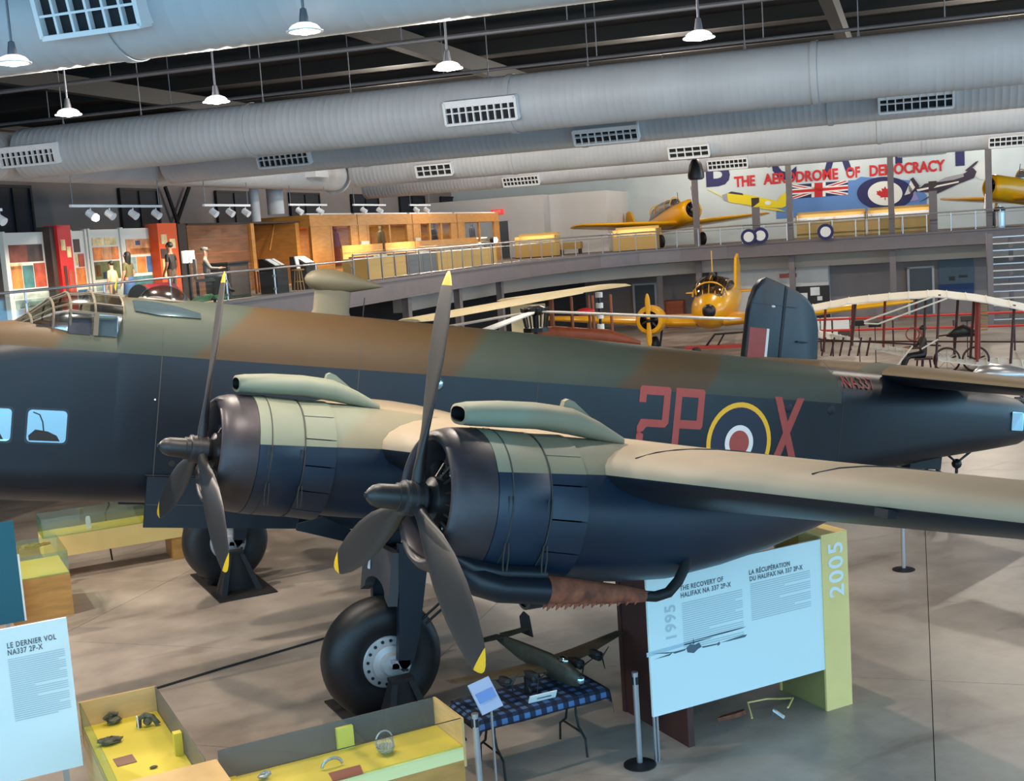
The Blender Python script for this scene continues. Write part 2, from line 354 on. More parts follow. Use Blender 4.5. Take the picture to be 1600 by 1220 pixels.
lamp_parts = [('reflector', MB().lathe((0, 0, -.01), (0, 0, 1), [(0, .150), (.0, .145), (.027, .138), (.065, .108), (.085, .03)], 28, (False, True)).mesh('reflector', M_refl, True, 50)),
              ('lamp_shell', MB().lathe((0, 0, 0), (0, 0, 1), [(0, .152), (.025, .143), (.05, .118), (.07, .07), (.075, .02)], 28, (False, True)).mesh('lamp_shell', M_shell, True, 50)),
              ('bulb', MB().ball((0, 0, .012), .085, 16, 10, (1, 1, .6)).mesh('bulb', M_bulb, True)),
              ('lamp_stem', MB().lathe((0, 0, .07), (0, 0, 1), [(0, .05), (.04, .045), (.13, .03), (.14, .01)], 16).mesh('lamp_stem', M_rod, True, 50)),
              ('rim', MB().lathe((0, 0, -.012), (0, 0, 1), [(0, .146), (0, .175), (.012, .175), (.012, .146), (0, .146)], 28, (False, False)).mesh('rim', M_refl, True, 50))]
for (px, py, lab) in ((78, 107, 'glowing lamp at the lower edge of the near duct, far left'), (517, 60, 'glowing lamp at the lower edge of the near duct, right of the other one'),
                      (107, 178, 'small lamp on a rod in the dark strip, leftmost'), (338, 158, 'lamp on a thin rod in the dark strip, second from left'),
                      (700, 106, 'bright lamp on a rod above the middle of the long duct'), (1092, 58, 'bright lamp on a rod above the red mural lettering')):
    q = PZ(px, py, 7.7); lamp(q.x, q.y-(.55 if py in (107, 60) else 0), 7.7, lab, 'high bay lamps', .95, down=py in (107, 60))
for i, u_ in enumerate((-24, -14, -5, 4)): lamp(u_, -11.5, 7.9, 'high bay lamp above the visitor balcony', 'high bay lamps over the balcony', .22, down=True)
for v_ in (2, 12.5): 
    for u_ in (-24, -16): lamp(u_, v_, 8.6, 'high bay lamp over the hall floor right of the wing', 'high bay lamps right of the wing', .6)
for v_ in (20, 31, 44):
    for u_ in (-22, -12, -3, 5): lamp(u_, v_, 9.4, 'high bay lamp hidden above the ducts', 'high bay lamps above the ducts', 1.5)
for (v_, u_) in ((60, -6), (60, 2), (60, -14), (60, -22), (50, 12), (40, 11), (52.5, 5)): lamp(u_, v_, 9.4, 'unseen high bay lamp added above the gallery', 'added lamps above the gallery', .8)  # unseen lamps, added to brighten the gallery and far walls
for (x_, y_) in ((5.2, -2.6), (6.6, -6.6)): q = uvz(Vector((x_, y_, 0))); lamp(q.x, q.y, 8.0, 'unseen high bay lamp added to brighten the left floor', 'added lamps over the left floor', 3.4, down=True)  # out of view, added to lift the dark floor at the left
# ================================================================== the heavy bomber (authored in its own frame: x forward, y port, z up)
ALPHA = 0.1749221; Z0A = 3.4785472; TIL = 0.0568649
AX = Vector((math.cos(TIL), 0, math.sin(TIL)))
def camo(name, base_z, slope, y0, kind):
    m = bpy.data.materials.new(name); m.use_nodes = True; nt = m.node_tree; b = nt.nodes['Principled BSDF']; N = nt.nodes.new; L = nt.links.new
    tc = N('ShaderNodeTexCoord'); sp = N('ShaderNodeSeparateXYZ'); L(tc.outputs['Object'], sp.inputs[0])
    def math_(op, a, b_):
        n = N('ShaderNodeMath'); n.operation = op
        for i, q in enumerate((a, b_)):
            if isinstance(q, (int, float)): n.inputs[i].default_value = q
            else: L(q, n.inputs[i])
        return n.outputs[0]
    X, Y, Z = sp.outputs
    # upper camouflage: dark earth and dark green in broad soft-edged patches
    nz = N('ShaderNodeTexNoise'); nz.inputs['Scale'].default_value = .35; nz.inputs['Detail'].default_value = 1; L(tc.outputs['Object'], nz.inputs[0])
    k = math_('ADD', X, math_('MULTIPLY', math_('SUBTRACT', nz.outputs[0], .5), 2.2))
    k = math_('ADD', k, math_('MULTIPLY', math_('SUBTRACT', Z, 1.0), 1.1))
    mr = N('ShaderNodeMapRange'); mr.inputs[1].default_value = -16; mr.inputs[2].default_value = 6; L(k, mr.inputs[0])
    rp = N('ShaderNodeValToRGB'); cr = rp.color_ramp; cr.interpolation = 'LINEAR'
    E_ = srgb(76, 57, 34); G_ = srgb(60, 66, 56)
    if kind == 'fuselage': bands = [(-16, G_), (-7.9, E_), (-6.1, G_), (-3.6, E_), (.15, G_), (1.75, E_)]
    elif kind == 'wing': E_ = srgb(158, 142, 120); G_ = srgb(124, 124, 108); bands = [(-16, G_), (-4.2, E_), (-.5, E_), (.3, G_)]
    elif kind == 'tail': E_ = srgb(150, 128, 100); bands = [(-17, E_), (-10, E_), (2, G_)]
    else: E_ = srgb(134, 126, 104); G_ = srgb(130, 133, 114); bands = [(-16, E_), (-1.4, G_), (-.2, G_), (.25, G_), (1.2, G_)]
    pts = []
    for i, (x, c) in enumerate(bands):
        p = (x+16)/22
        if i: pts.append((max(p-.004, 0), bands[i-1][1]))
        pts.append((min(p+.004, 1), c))
    while len(cr.elements) < len(pts): cr.elements.new(.5)
    for e, (p, c) in zip(cr.elements, pts): e.position = p; e.color = c
    for e, (p, c) in zip(cr.elements, pts): e.position = p; e.color = c
    L(mr.outputs[0], rp.inputs[0])
    # night underside below the demarcation line
    zd = math_('ADD', math_('MULTIPLY', math_('SUBTRACT', Y, y0), slope), base_z)
    up = math_('GREATER_THAN', Z, zd)
    if kind == 'fuselage': up = math_('MULTIPLY', up, math_('GREATER_THAN', X, -10.95))
    n2 = N('ShaderNodeTexNoise'); n2.inputs['Scale'].default_value = 1.6; n2.inputs['Detail'].default_value = 6; L(tc.outputs['Object'], n2.inputs[0])
    r2 = N('ShaderNodeValToRGB'); r2.color_ramp.elements[0].color = srgb(17, 33, 50) if kind == 'nacelle' else srgb(10, 17, 26); r2.color_ramp.elements[1].color = srgb(23, 43, 64) if kind == 'nacelle' else srgb(14, 23, 35); r2.color_ramp.elements[0].position = .3; r2.color_ramp.elements[1].position = .7  # nacelle tones bluer and lighter: blue daylight reflection put into the paint colour
    L(n2.outputs[0], r2.inputs[0])
    n3 = N('ShaderNodeTexNoise'); n3.inputs['Scale'].default_value = 2.5; n3.inputs['Detail'].default_value = 5; L(tc.outputs['Object'], n3.inputs[0])
    r3 = N('ShaderNodeMapRange'); r3.inputs[3].default_value = .88; r3.inputs[4].default_value = 1.1; L(n3.outputs[0], r3.inputs[0])
    dm = N('ShaderNodeMix'); dm.data_type = 'RGBA'; dm.blend_type = 'MULTIPLY'; dm.inputs[0].default_value = 1; L(rp.outputs[0], dm.inputs[6]); L(r3.outputs[0], dm.inputs[7])
    mx = N('ShaderNodeMix'); mx.data_type = 'RGBA'; L(up, mx.inputs[0]); L(r2.outputs[0], mx.inputs[6]); L(dm.outputs[2], mx.inputs[7])
    L(mx.outputs[2], b.inputs['Base Color'])
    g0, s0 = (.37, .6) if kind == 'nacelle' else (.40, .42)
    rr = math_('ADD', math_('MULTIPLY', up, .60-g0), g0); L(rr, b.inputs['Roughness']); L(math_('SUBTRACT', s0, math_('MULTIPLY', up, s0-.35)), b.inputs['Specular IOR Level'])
    bp = N('ShaderNodeBump'); bp.inputs['Strength'].default_value = .12; bp.inputs['Distance'].default_value = .02; L(n3.outputs[0], bp.inputs['Height']); L(bp.outputs[0], b.inputs['Normal'])
    return m
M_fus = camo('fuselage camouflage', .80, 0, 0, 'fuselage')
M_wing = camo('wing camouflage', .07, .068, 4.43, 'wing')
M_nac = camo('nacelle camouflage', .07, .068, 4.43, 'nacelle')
M_night = mat('night blue black', srgb(13, 21, 32), .42, noise=.15, scale=2)
M_cowl = mat('burnt cowl ring', srgb(62, 56, 60), .42, metal=.25, noise=.2, scale=5)
M_eng = mat('black engine metal', srgb(52, 50, 50), .35, metal=.6)
M_prop = mat('propeller dark grey', srgb(40, 38, 38), .45, noise=.12, scale=3)
M_yel = mat('propeller tip yellow', srgb(232, 182, 24), .4)
M_rubber = mat('tyre rubber', srgb(17, 17, 20), .5, noise=.15, scale=6)
M_hub = mat('wheel hub grey', srgb(176, 176, 176), .4, metal=.3)
M_red = mat('dull code red', srgb(158, 66, 58), .55, noise=.06, scale=6)
M_white = mat('insignia white', srgb(224, 224, 222), .5)
M_blue = mat('insignia blue', srgb(22, 28, 52), .5)
M_yelr = mat('insignia yellow', srgb(232, 178, 30), .5)
M_rust = mat('rusty exhaust', srgb(130, 72, 50), .8, noise=.5, scale=9, bump=.4, bscale=30)
M_pglass = glass_mat('perspex', (.76, .74, .68, 1), .6, .12)
M_mirror = mat('bright window glass', srgb(170, 200, 215), .06, metal=.9)
root = thing('heavy_bomber', 'large camouflaged bomber with navy underside standing across the hall', 'aircraft')
root.location = (0, 0, Z0A); root.rotation_euler = (0, -ALPHA, 0)
# ---- fuselage
ST = [(5.15, .06, .02, -.1, .05, .05), (4.95, .34, .28, -.42, .3, .3), (4.5, .62, .62, -.82, .55, .5), (3.8, .79, .92, -1.12, .62, .5), (2.95, .84, 1.04, -1.2, .5, .48),
      (2.5, .84, 1.10, -1.22, .45, .48), (1.42, .84, 1.16, -1.22, .45, .48), (1.36, .84, 1.52, -1.22, .68, .48), (.4, .84, 1.56, -1.22, .7, .48), (-4.3, .84, 1.54, -1.22, .7, .48), (-6.2, .84, 1.52, -1.2, .7, .48),
      (-8, .83, 1.5, -1.08, .7, .5), (-10.5, .77, 1.43, -.76, .68, .5), (-12.4, .70, 1.37, -.42, .64, .48), (-14.0, .62, 1.3, -.12, .56, .42), (-15.2, .55, 1.22, .06, .5, .36), (-16.0, .5, 1.12, .2, .44, .3), (-16.2, .44, 1.05, .3, .4, .28)]
def interp(X):
    if X >= ST[0][0]: return ST[0][1:]
    for a, b in zip(ST, ST[1:]):
        if b[0] <= X <= a[0]:
            t = (a[0]-X)/(a[0]-b[0]); return tuple(p+(q-p)*t for p, q in zip(a[1:], b[1:]))
    return ST[-1][1:]
def rrect(X, hw, zt, zb, rt, rb, na=7):
    P = []
    for (cy, cz, r, a0) in ((hw-rt, zt-rt, rt, 0), (-(hw-rt), zt-rt, rt, pi/2), (-(hw-rb), zb+rb, rb, pi), (hw-rb, zb+rb, rb, 1.5*pi)):
        for i in range(na+1): a = a0+pi/2*i/na; P.append(Vector((X, cy+r*math.cos(a), cz+r*math.sin(a))))
    return P
def side_y(X, z):
    hw, zt, zb, rt, rb = interp(X)
    if z > zt-rt: q = min((z-(zt-rt))/rt, .999); return hw-rt+rt*math.sqrt(1-q*q)
    return hw
xs = sorted(set([s[0] for s in ST] + [x*.5 for x in range(-30, 3)]), reverse=True)
fus = MB().rings([rrect(x, *interp(x)) for x in xs]).build('fuselage', M_fus, root, True, 38)
def seam(x, z0=-.9, z1=1.5, w=.006):
    m = MB(); n = 14
    P = [(z0+(z1-z0)*i/n) for i in range(n+1)]
    vs = []
    for z in P: y = side_y(x, z)+.0025; vs += [(x-w, y, z), (x+w, y, z)]
    return m.add(vs, [(2*i, 2*i+1, 2*i+3, 2*i+2) for i in range(n)])
M_seam = mat('panel seam', srgb(58, 56, 52), .7)
for x in (.85, -1.9, -4.8, -11.0): seam(x).build('panel_seam', M_seam, fus)
MB().add([(.95, .842, -.78), (-6.0, .842, -.78), (-6.0, .842, -.79), (.95, .842, -.79)], [(0, 1, 2, 3)]).build('panel_seam', M_seam, fus)
# ---- cockpit canopy: glazed shell with frames
def canopy_ring(X, zt, hw, zb=1.0, n=16):
    return [Vector((X, hw*math.cos(pi*i/n)*(1 if math.sin(pi*i/n) < .75 else .96), zb+(zt-zb)*min(1, math.sin(pi*i/n)**.55))) for i in range(n+1)]
cs = [(2.62, 1.06, .42), (2.45, 1.2, .52), (2.2, 1.42, .62), (2.0, 1.52, .68), (1.7, 1.56, .7), (1.34, 1.55, .7)]
can = MB().rings([canopy_ring(x, z, h) for x, z, h in cs], False, (False, False)).build('canopy', M_pglass, root, True, 60)
M_frame = mat('canopy frame', srgb(96, 86, 70), .5)
for i, (x, z, h) in enumerate(cs[1:]): MB().tube([p*1.0+Vector((0, 0, .004)) for p in canopy_ring(x, z, h)], .016, 6).build('canopy_frame', M_frame, can)
for j in (3, 6, 10, 13): MB().tube([canopy_ring(x, z, h)[j]+Vector((0, 0, .004)) for x, z, h in cs], .012, 6).build('canopy_frame', M_frame, can)
MB().bb(2.4, 1.4, -.6, .6, 1.0, 1.08).bb(1.6, 1.45, -.5, .5, 1.05, 1.4).bb(2.1, 1.95, -.35, .35, 1.05, 1.25).build('cockpit_interior', M_black, root)
def sidepane(name, x0, x1, z0, z1, m, off=.012, parent=fus, r=.05):
    P = []
    for (cx, cz, a0) in ((x1+r, z1-r, pi/2), (x1+r, z0+r, pi), (x0-r, z0+r, 1.5*pi), (x0-r, z1-r, 0)):
        for i in range(4): a = a0+pi/2*i/3; P.append((cx+r*math.cos(a), cz+r*math.sin(a)))
    o = MB().add([(x, side_y(x, min(z, 1.05))+off, z) for x, z in P]+[(x, side_y(x, min(z, 1.05))-.02, z) for x, z in P], [tuple(range(16))]+[(i, 16+i, 16+(i+1) % 16, (i+1) % 16) for i in range(16)]).build(name, m, parent)
    return o
sidepane('cockpit_window', 2.03, 1.74, 1.0, 1.27, M_wdark, .008, r=.02)
sidepane('cockpit_window', 1.70, 1.42, 1.0, 1.27, M_mirror, .02, r=.02)
MB().bb(1.74, 1.68, .8, .862, 1.0, 1.29).bb(2.05, 1.40, .8, .858, 1.27, 1.30).build('window_frame', M_frame, fus)
for (x0, x1) in ((2.45, 1.98), (3.12, 2.64)):
    sidepane('nose_window', x0+.025, x1-.025, -.425, .035, mat('window surround', srgb(30, 38, 50), .4), .005)
    sidepane('nose_window_pane', x0, x1, -.4, .01, M_mirror, .011)
    # dark gear seen through the lower half of the pane
    MB().prism([(-.4, -.12), (-.36, -.05), (-.25, .0), (-.1, .02), (-.02, -.06), (-.03, -.12)], ((x0), .8555, -.26), (1, 0, 0), (0, 0, 1), (0, .003, 0)).build('nose_window_shade', M_black, fus)
    MB().tube([(x0-.06, .857, -.02), (x0-.14, .857, -.05), (x0-.18, .857, -.14), (x0-.2, .857, -.26)], .008, 5).build('nose_window_cable', M_black, fus)
for (x, z) in ((-3.14, .67), (-9.74, .66), (-10.71, .67)):
    y = side_y(x, z); MB().lathe((x, y-.02, z), (x, y+.015, z), [(0, .1), (.02, .1), (.022, .085)], 20).build('porthole_rim', M_night, fus, True)
    MB().ball((x, y-.01, z), .085, 16, 10, (1, .5, 1)).build('porthole', M_mirror if x > -5 else M_wdark, fus, True)
MB().cyl((.62, .84, -.62), (.62, .85, -.62), .045, n=16).build('fuselage_socket', M_black, fus); MB().cyl((.9, .84, .22), (.9, .85, .22), .012, n=8).build('fuselage_rivet', M_white, fus)
# ---- astrodome with the clear panel below, direction finder fairing on its pylon
ad = MB().lathe((.70, 0, 1.5), (.70, 0, 2), [(0, .34), (.06, .335), (.14, .28), (.2, .19), (.235, .08), (.24, .01)], 24, (False, True)).build('astrodome', M_pglass, root, True)
MB().lathe((.70, 0, 1.5), (.70, 0, 2), [(0, .35), (.03, .36), (.05, .34)], 24, (False, False)).build('astrodome_rim', M_frame, ad, True)
pl = [(1.2, 1.30, 0), (1.2, 1.47, 0), (.32, 1.44, 0), (.32, 1.30, 0)]
m = MB(); n = 6; rows = [(1.20, 1.36, 1.50), (.9, 1.33, 1.50), (.6, 1.33, 1.46), (.34, 1.33, 1.40)]
vs = []
for (x, z0, z1) in rows:
    for i in range(5): z = z0+(z1-z0)*i/4; vs.append((x, side_y(x, z)+.02, z))
m.add(vs, [(5*i+j, 5*i+j+1, 5*i+j+6, 5*i+j+5) for i in range(3) for j in range(4)]).build('hatch_panel', M_mirror, fus, True)
M_dff = mat('olive fairing paint', srgb(92, 84, 64), .55)
df = MB().lathe((-1.26, 0, 2.03), (-2.5, 0, 2.03), [(0, .01), (.03, .07), (.1, .125), (.22, .165), (.42, .175), (.65, .15), (.9, .09), (1.1, .04), (1.22, .008)], 24).build('direction_finder_fairing', M_dff, root, True)
m = MB()
for z, s in ((1.48, 1.25), (1.65, 1.0), (1.92, 1.05)): pass
m.rings([[Vector((-1.68+.26*s*math.cos(a)*(1 if math.cos(a) > 0 else 1.15), .11*s*math.sin(a), z)) for a in [2*pi*i/20 for i in range(20)]] for z, s in ((1.48, 1.2), (1.6, 1.0), (1.92, 1.0))]).build('fairing_pylon', M_dff, df, True)
MB().cyl((-2.2, 0, 1.5), (-2.2, 0, 1.84), .008, n=6).build('aerial_mast', M_black, df)
# ---- rear turret
tt = MB().lathe((-16.15, 0, .68), (-17, 0, .70), [(0, .44), (.15, .45), (.4, .38), (.6, .22), (.68, .02)], 24).build('tail_turret', M_pglass, root, True)
for a in range(8):
    A = 2*pi*a/8; MB().tube([(-16.15-x, r*math.cos(A), .68+r*math.sin(A)) for x, r in ((0, .45), (.15, .46), (.4, .39), (.6, .23), (.68, .03))], .015, 5).build('turret_frame', M_night, tt)
sidepane('turret_side_window', -15.5, -15.85, .5, .86, M_mirror, .03, r=.03)
for s in (-1, 1):
    for z in (.5, .62): MB().cyl((-16.6, s*.14, z), (-17.35, s*.14, z), .02, n=8).build('gun_barrel', M_eng, tt)
# ---- codes, roundel and serial painted on the port side
def decal(name, polys, m, parent=fus, off=.004):
    mb = MB()
    for P in polys:
        mb.add([(x, side_y(x, z)+off, z) for x, z in P], [tuple(range(len(P)))])
    return mb.build(name, m, parent)
def strokes(X0, zt, h, w, t, S):      # strokes of a code letter on a w by h grid, drawn to the tail
    return [[(X0-a*w, zt-h+b*h) for a, b in q] for q in S]
tx, tz = .22, .115
two = [[(0, 1-.22), (.0, 1-.03), (.05, 1), (.95, 1), (1, .97), (1, 1-tz), (1-tx, 1-tz), (tx, 1-tz), (tx, 1-.22)], [(1-tx, 1-tz), (1, 1-tz), (1, .52), (.9, .46), (1-tx, .56)], [(1-tx, .56), (.9, .46), (.3, .46), (.2, .4), (.0, .36), (.0, .46), (.1, .56)], [(0, .40), (tx, .36), (tx, tz), (0, tz)], [(0, tz), (1, tz), (1, 0), (0, 0)]]
pee = [[(0, 0), (tx, 0), (tx, 1), (0, 1)], [(tx, 1), (.95, 1), (1, .97), (1, 1-tz), (tx, 1-tz)], [(1-tx, 1-tz), (1, 1-tz), (1, .46+tz), (1-tx, .46+tz)], [(tx, .46+tz), (1, .46+tz), (1, .5), (.95, .46), (tx, .46)]]
ex_ = [[(0, 1), (.24, 1), (1, 0), (.76, 0)], [(.76, 1), (1, 1), (.24, 0), (0, 0)]]
decal('code_letter', strokes(-6.66, .87, 1.22, .60, .13, two), M_red)
decal('code_letter', strokes(-7.36, .87, 1.22, .58, .13, pee), M_red)
decal('code_letter', strokes(-9.42, .84, 1.22, .66, .13, ex_), M_red, off=.006)
def disc(X, z, r0, r1, n=40):
    P = []
    for i in range(n):
        a, b = 2*pi*i/n, 2*pi*(i+1)/n
        P.append([(X+r1*math.cos(a), z+r1*math.sin(a)), (X+r1*math.cos(b), z+r1*math.sin(b))] + ([(X+r0*math.cos(b), z+r0*math.sin(b)), (X+r0*math.cos(a), z+r0*math.sin(a))] if r0 else [(X, z)]))
    return P
rd = decal('roundel_yellow_ring', disc(-8.74, .02, .60, .685), M_yelr, root); decal('roundel_blue_ring', disc(-8.74, .02, .30, .60), M_blue, rd)
decal('roundel_white_ring', disc(-8.74, .02, .21, .30), M_white, rd); decal('roundel_centre', disc(-8.74, .02, 0, .21), M_red, rd)
tm = text_mesh('serial', 'NA337', .30, M_red, .0, 1.12, .004).copy()
for q in tm.vertices:
    X = -11.06-q.co.x*.82; z = 1.09+q.co.y*.95; q.co = (X, side_y(X, z)+.018, z)
link('serial_number', tm, fus)
# ---- wings
def zle(Y): return -.06+.07*max(0, Y-3.0) + .012*max(0, Y-8)
def xle(Y): return -.78-.17*max(0, Y-3.4)
def chord(Y): return 4.9 if Y < 3.4 else 4.9-.232*(Y-3.4)
def airfoil(n=18):
    up = []; lo = []
    for i in range(n+1):
        x = (1-math.cos(pi*i/n))/2; yt = 5*(.2969*math.sqrt(x)-.126*x-.3516*x*x+.2843*x**3-.1036*x**4); yc = .02*(1-(2*x-.8)**2)
        up.append((x, yc, yt)); lo.append((x, yc, -yt))
    return list(reversed(up))+lo[1:-1]
AF = airfoil()
def wsec(Y, s, c=None, th=None, dx=0, dz=0):
    c = c or chord(Y); th = th or (.185-.0042*Y); P = []
    for (x, yc, yt) in AF: P.append(Vector((xle(Y)+dx-x*c, s*Y, zle(Y)+dz+c*(yc+yt*th)-math.tan(TIL)*x*c)))
    return P
for s in (1, -1):
    ys = [.6, 2, 3.4, 4.5, 5.5, 6.5, 7.6, 8.5, 9.5, 10.5, 11.5, 12.5, 13.5, 14.4]
    R = [wsec(y, s) for y in ys]+[wsec(15.0, s, 2.05, .12, -.08), wsec(15.45, s, 1.6, .11, -.3), wsec(15.7, s, .9, .1, -.65)]
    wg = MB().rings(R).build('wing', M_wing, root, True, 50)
    if s == 1:
        tp = [(8.9, -.35), (9.3, -.55), (9.9, -.95)]
        for (Y, a, b) in ((8.3, .04, .45), (10.2, .05, .6)):     # skin seams
            def top(Y, x): c = chord(Y); th = .185-.0042*Y; yt = 5*(.2969*math.sqrt(x)-.126*x-.3516*x*x+.2843*x**3-.1036*x**4); return Vector((xle(Y)-x*c, Y, zle(Y)+c*(.02*(1-(2*x-.8)**2)+yt*th)-math.tan(TIL)*x*c+.004))
            P = [top(Y+.5*(x-a), x) for x in [a+(b-a)*i/8 for i in range(9)]]
            MB().tube(P, .006, 4).build('skin_seam', M_seam, wg)
        a = Vector((xle(11.0)-.02, 11.0, zle(11.0)-.06)); MB().box(a, (.08, .13, .06)).build('landing_lamp_slot', M_black, wg)
    # flap and aileron line are hidden behind the wing crest
# ---- nacelles
def nacelle(Y, hx, hz, s, outer):
    H = Vector((hx, s*Y, hz)); na = MB()
    secs = [(-1.30, .655, .60, -.70), (-1.7, .65, .59, -.73), (-2.1, .63, .56, -.74), (-2.6, .58, .52, -.72), (-3.2, .48, .46, -.60), (-3.8, .36, .38, -.44), (-4.4, .2, .26, -.24), (-5.0, .04, .10, -.02)]
    R = []
    for (x, hw, zt, zb) in secs:
        cz = (zt+zb)/2+hz; hz_ = (zt-zb)/2
        R.append([Vector((hx+x, s*Y+hw*math.cos(2*pi*i/32), cz+hz_*math.sin(2*pi*i/32))) for i in range(32)])
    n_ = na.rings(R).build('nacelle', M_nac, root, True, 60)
    def P(x): return H+AX*x
    MB().lathe(P(0), P(-1), [(.40, .50), (.22, .50), (.12, .515), (.085, .54), (.09, .572), (.14, .612), (.24, .643), (.36, .657), (.47, .664), (.47, .64)], 44, (False, False)).build('cowl_ring', M_cowl, n_, True, 70)
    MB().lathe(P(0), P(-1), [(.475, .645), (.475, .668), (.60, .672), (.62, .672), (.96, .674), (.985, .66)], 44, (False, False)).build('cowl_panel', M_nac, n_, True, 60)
    for x in (.60, .975): MB().lathe(P(-x), P(-x-.03), [(0, .675), (.007, .6775), (.014, .675)], 44, (False, False)).build('cowl_strap', M_seam, n_, True, 60)
    # cooling gills, one flap each
    for k in range(14):
        a0 = 2*pi*k/14+.01; a1 = 2*pi*(k+1)/14-.01; vs = []
        e1 = Vector((0, 1, 0)); e2 = AX.cross(e1)*1.0
        for (x, r) in ((.99, .667), (1.34, .688)):
            for i in range(5): a = a0+(a1-a0)*i/4; vs.append(P(-x)+e1*(r*math.cos(a))+e2*(r*math.sin(a)))
        for (x, r) in ((.99, .655), (1.34, .676)):
            for i in range(5): a = a0+(a1-a0)*i/4; vs.append(P(-x)+e1*(r*math.cos(a))+e2*(r*math.sin(a)))
        fs = [(i, i+1, i+6, i+5) for i in range(4)]+[(10+i, 15+i, 16+i, 11+i) for i in range(4)]+[(5+i, 6+i, 16+i, 15+i) for i in range(4)]+[(0, 5, 15, 10), (4, 14, 19, 9)]
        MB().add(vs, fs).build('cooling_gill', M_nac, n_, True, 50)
    for a in (-.35, .25):      # turnbuckle catches on the straps
        e1 = Vector((0, s, 0)); e2 = Vector((0, 0, 1))
        for x in (.60, .975):
            q = P(-x)+e1*(.685*math.cos(a))+e2*(.685*math.sin(a)-.12)
            MB().tube([q+Vector((.022, 0, .12)), q+Vector((.03, 0, 0)), q+Vector((.022, 0, -.12))], .007, 5).tube([q+Vector((-.012, 0, .12)), q+Vector((-.02, 0, 0)), q+Vector((-.012, 0, -.12))], .007, 5).build('strap_catch', M_seam, n_)
    # engine: crankcase, two rows of cylinders, push tubes
    e = MB().lathe(P(0), P(-1), [(.10, .12), (.14, .2), (.30, .24), (.36, .33), (.60, .34)], 20)
    for k in range(14):
        a = 2*pi*(k+.5)/14; d = Vector((0, math.cos(a), math.sin(a))); xx = .34 if k % 2 else .48
        e.lathe(P(-xx)+d*.2, P(-xx)+d*.48, [(0, .075), (.04, .075), (.05, .09), (.08, .09), (.09, .075), (.12, .075), (.13, .09), (.16, .09), (.17, .075), (.22, .08), (.24, .05)], 10)
    e.lathe(P(-.62), P(-.64), [(0, .5), (.02, .5)], 32)
    for k in range(14):
        a = 2*pi*k/14; d = Vector((0, math.cos(a), math.sin(a))); e.cyl(P(-.2)+d*.2, P(-.33)+d*.40, .014, n=6)
    e.build('engine', M_eng, n_, True, 40)
    nut = MB()
    for k in range(20): a = 2*pi*k/20; nut.ball(P(-.285)+Vector((0, .245*math.cos(a), .245*math.sin(a))), .013, 6, 4)
    nut.build('casing_nuts', M_hub, n_)
    # carburettor intake on top: flattened tube with a dark mouth, fairing behind
    R = []
    for (x, w, z0, z1) in ((-.335, .145, .685, .82), (-.345, .18, .66, .845), (-.44, .20, .655, .865), (-.75, .22, .655, .89), (-1.1, .22, .655, .895), (-1.45, .20, .62, .87), (-1.75, .15, .58, .76), (-2.05, .05, .54, .62)):
        cz = (z0+z1)/2+hz; h_ = (z1-z0)/2
        R.append([Vector((hx+x, s*Y+w*math.copysign(abs(math.cos(a))**.8, math.cos(a)), cz+h_*math.copysign(abs(math.sin(a))**.8, math.sin(a)))) for a in [2*pi*i/24 for i in range(24)]])
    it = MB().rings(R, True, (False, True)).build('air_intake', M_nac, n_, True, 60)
    MB().rings([R[0], [p+Vector((-.12, 0, 0)) for p in R[0]]], True, (False, True)).build('intake_mouth', M_black, n_)
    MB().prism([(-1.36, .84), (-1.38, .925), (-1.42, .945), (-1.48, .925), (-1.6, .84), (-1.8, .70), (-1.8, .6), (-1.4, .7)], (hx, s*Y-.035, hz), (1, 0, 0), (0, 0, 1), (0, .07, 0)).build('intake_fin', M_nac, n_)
    # exhaust below the cowl, rusted flame damper
    if not outer: return n_
    yo = s*(Y+.54)
    px = [(hx-.12, s*(Y+.30), hz-.42), (hx-.25, s*(Y+.42), hz-.52), (hx-.42, yo, hz-.62), (hx-.62, yo, hz-.675), (hx-1.06, yo, hz-.70)]
    ep = MB().tube(px, [.09, .115, .125, .125, .125], 14).build('exhaust_pipe', M_night, n_, True)
    MB().tube([(hx-.2, s*(Y+.46), hz-.42), (hx-.35, yo-.02, hz-.50), (hx-.6, yo-.02, hz-.545), (hx-1.05, yo-.02, hz-.56)], [.05, .075, .075, .07], 12).build('exhaust_shield', M_night, n_, True)
    MB().lathe((hx-1.06, yo, hz-.69), (hx-2.1, yo, hz-.765), [(0, .125), (.3, .115), (.7, .09), (.98, .065), (1.04, .055)], 14).build('flame_damper', M_rust, n_, True)
    fin = MB().prism([(-.02, .05), (.11, .05), (-.03, -.07)], (0, 0, 0), (-1, 0, 0), (0, 0, 1), (0, .012, 0)).mesh('damper_fin', M_rust)
    for i in range(11):
        for (dy, dz) in ((.04, -.05), (-.03, -.055)):
            o = link('damper_fin', fin, n_); o.location = (hx-1.1-.09*i, yo+dy, hz-.80+.0035*i)
    MB().tube([(hx-2.08, yo, hz-.765), (hx-2.22, yo, hz-.775), (hx-2.36, yo, hz-.74), (hx-2.48, yo-.03*s, hz-.64), (hx-2.56, yo-.06*s, hz-.52), (hx-2.62, yo-.12*s, hz-.4)], .05, 12).build('exhaust_hose', M_black, n_, True)
    # oil cooler scoop hanging below
    MB().lathe((hx-1.17, s*(Y-.05), hz-.86), (hx-2.0, s*(Y-.05), hz-.74), [(0, .13), (0, .155), (.2, .16), (.5, .14), (.83, .05)], 20, (False, True)).build('cooler_scoop', M_night, n_, True)
    MB().lathe((hx-1.2, s*(Y-.05), hz-.86), (hx-2.0, s*(Y-.05), hz-.74), [(0, .13), (.2, .05)], 20).build('scoop_mouth', M_black, n_)
    return n_
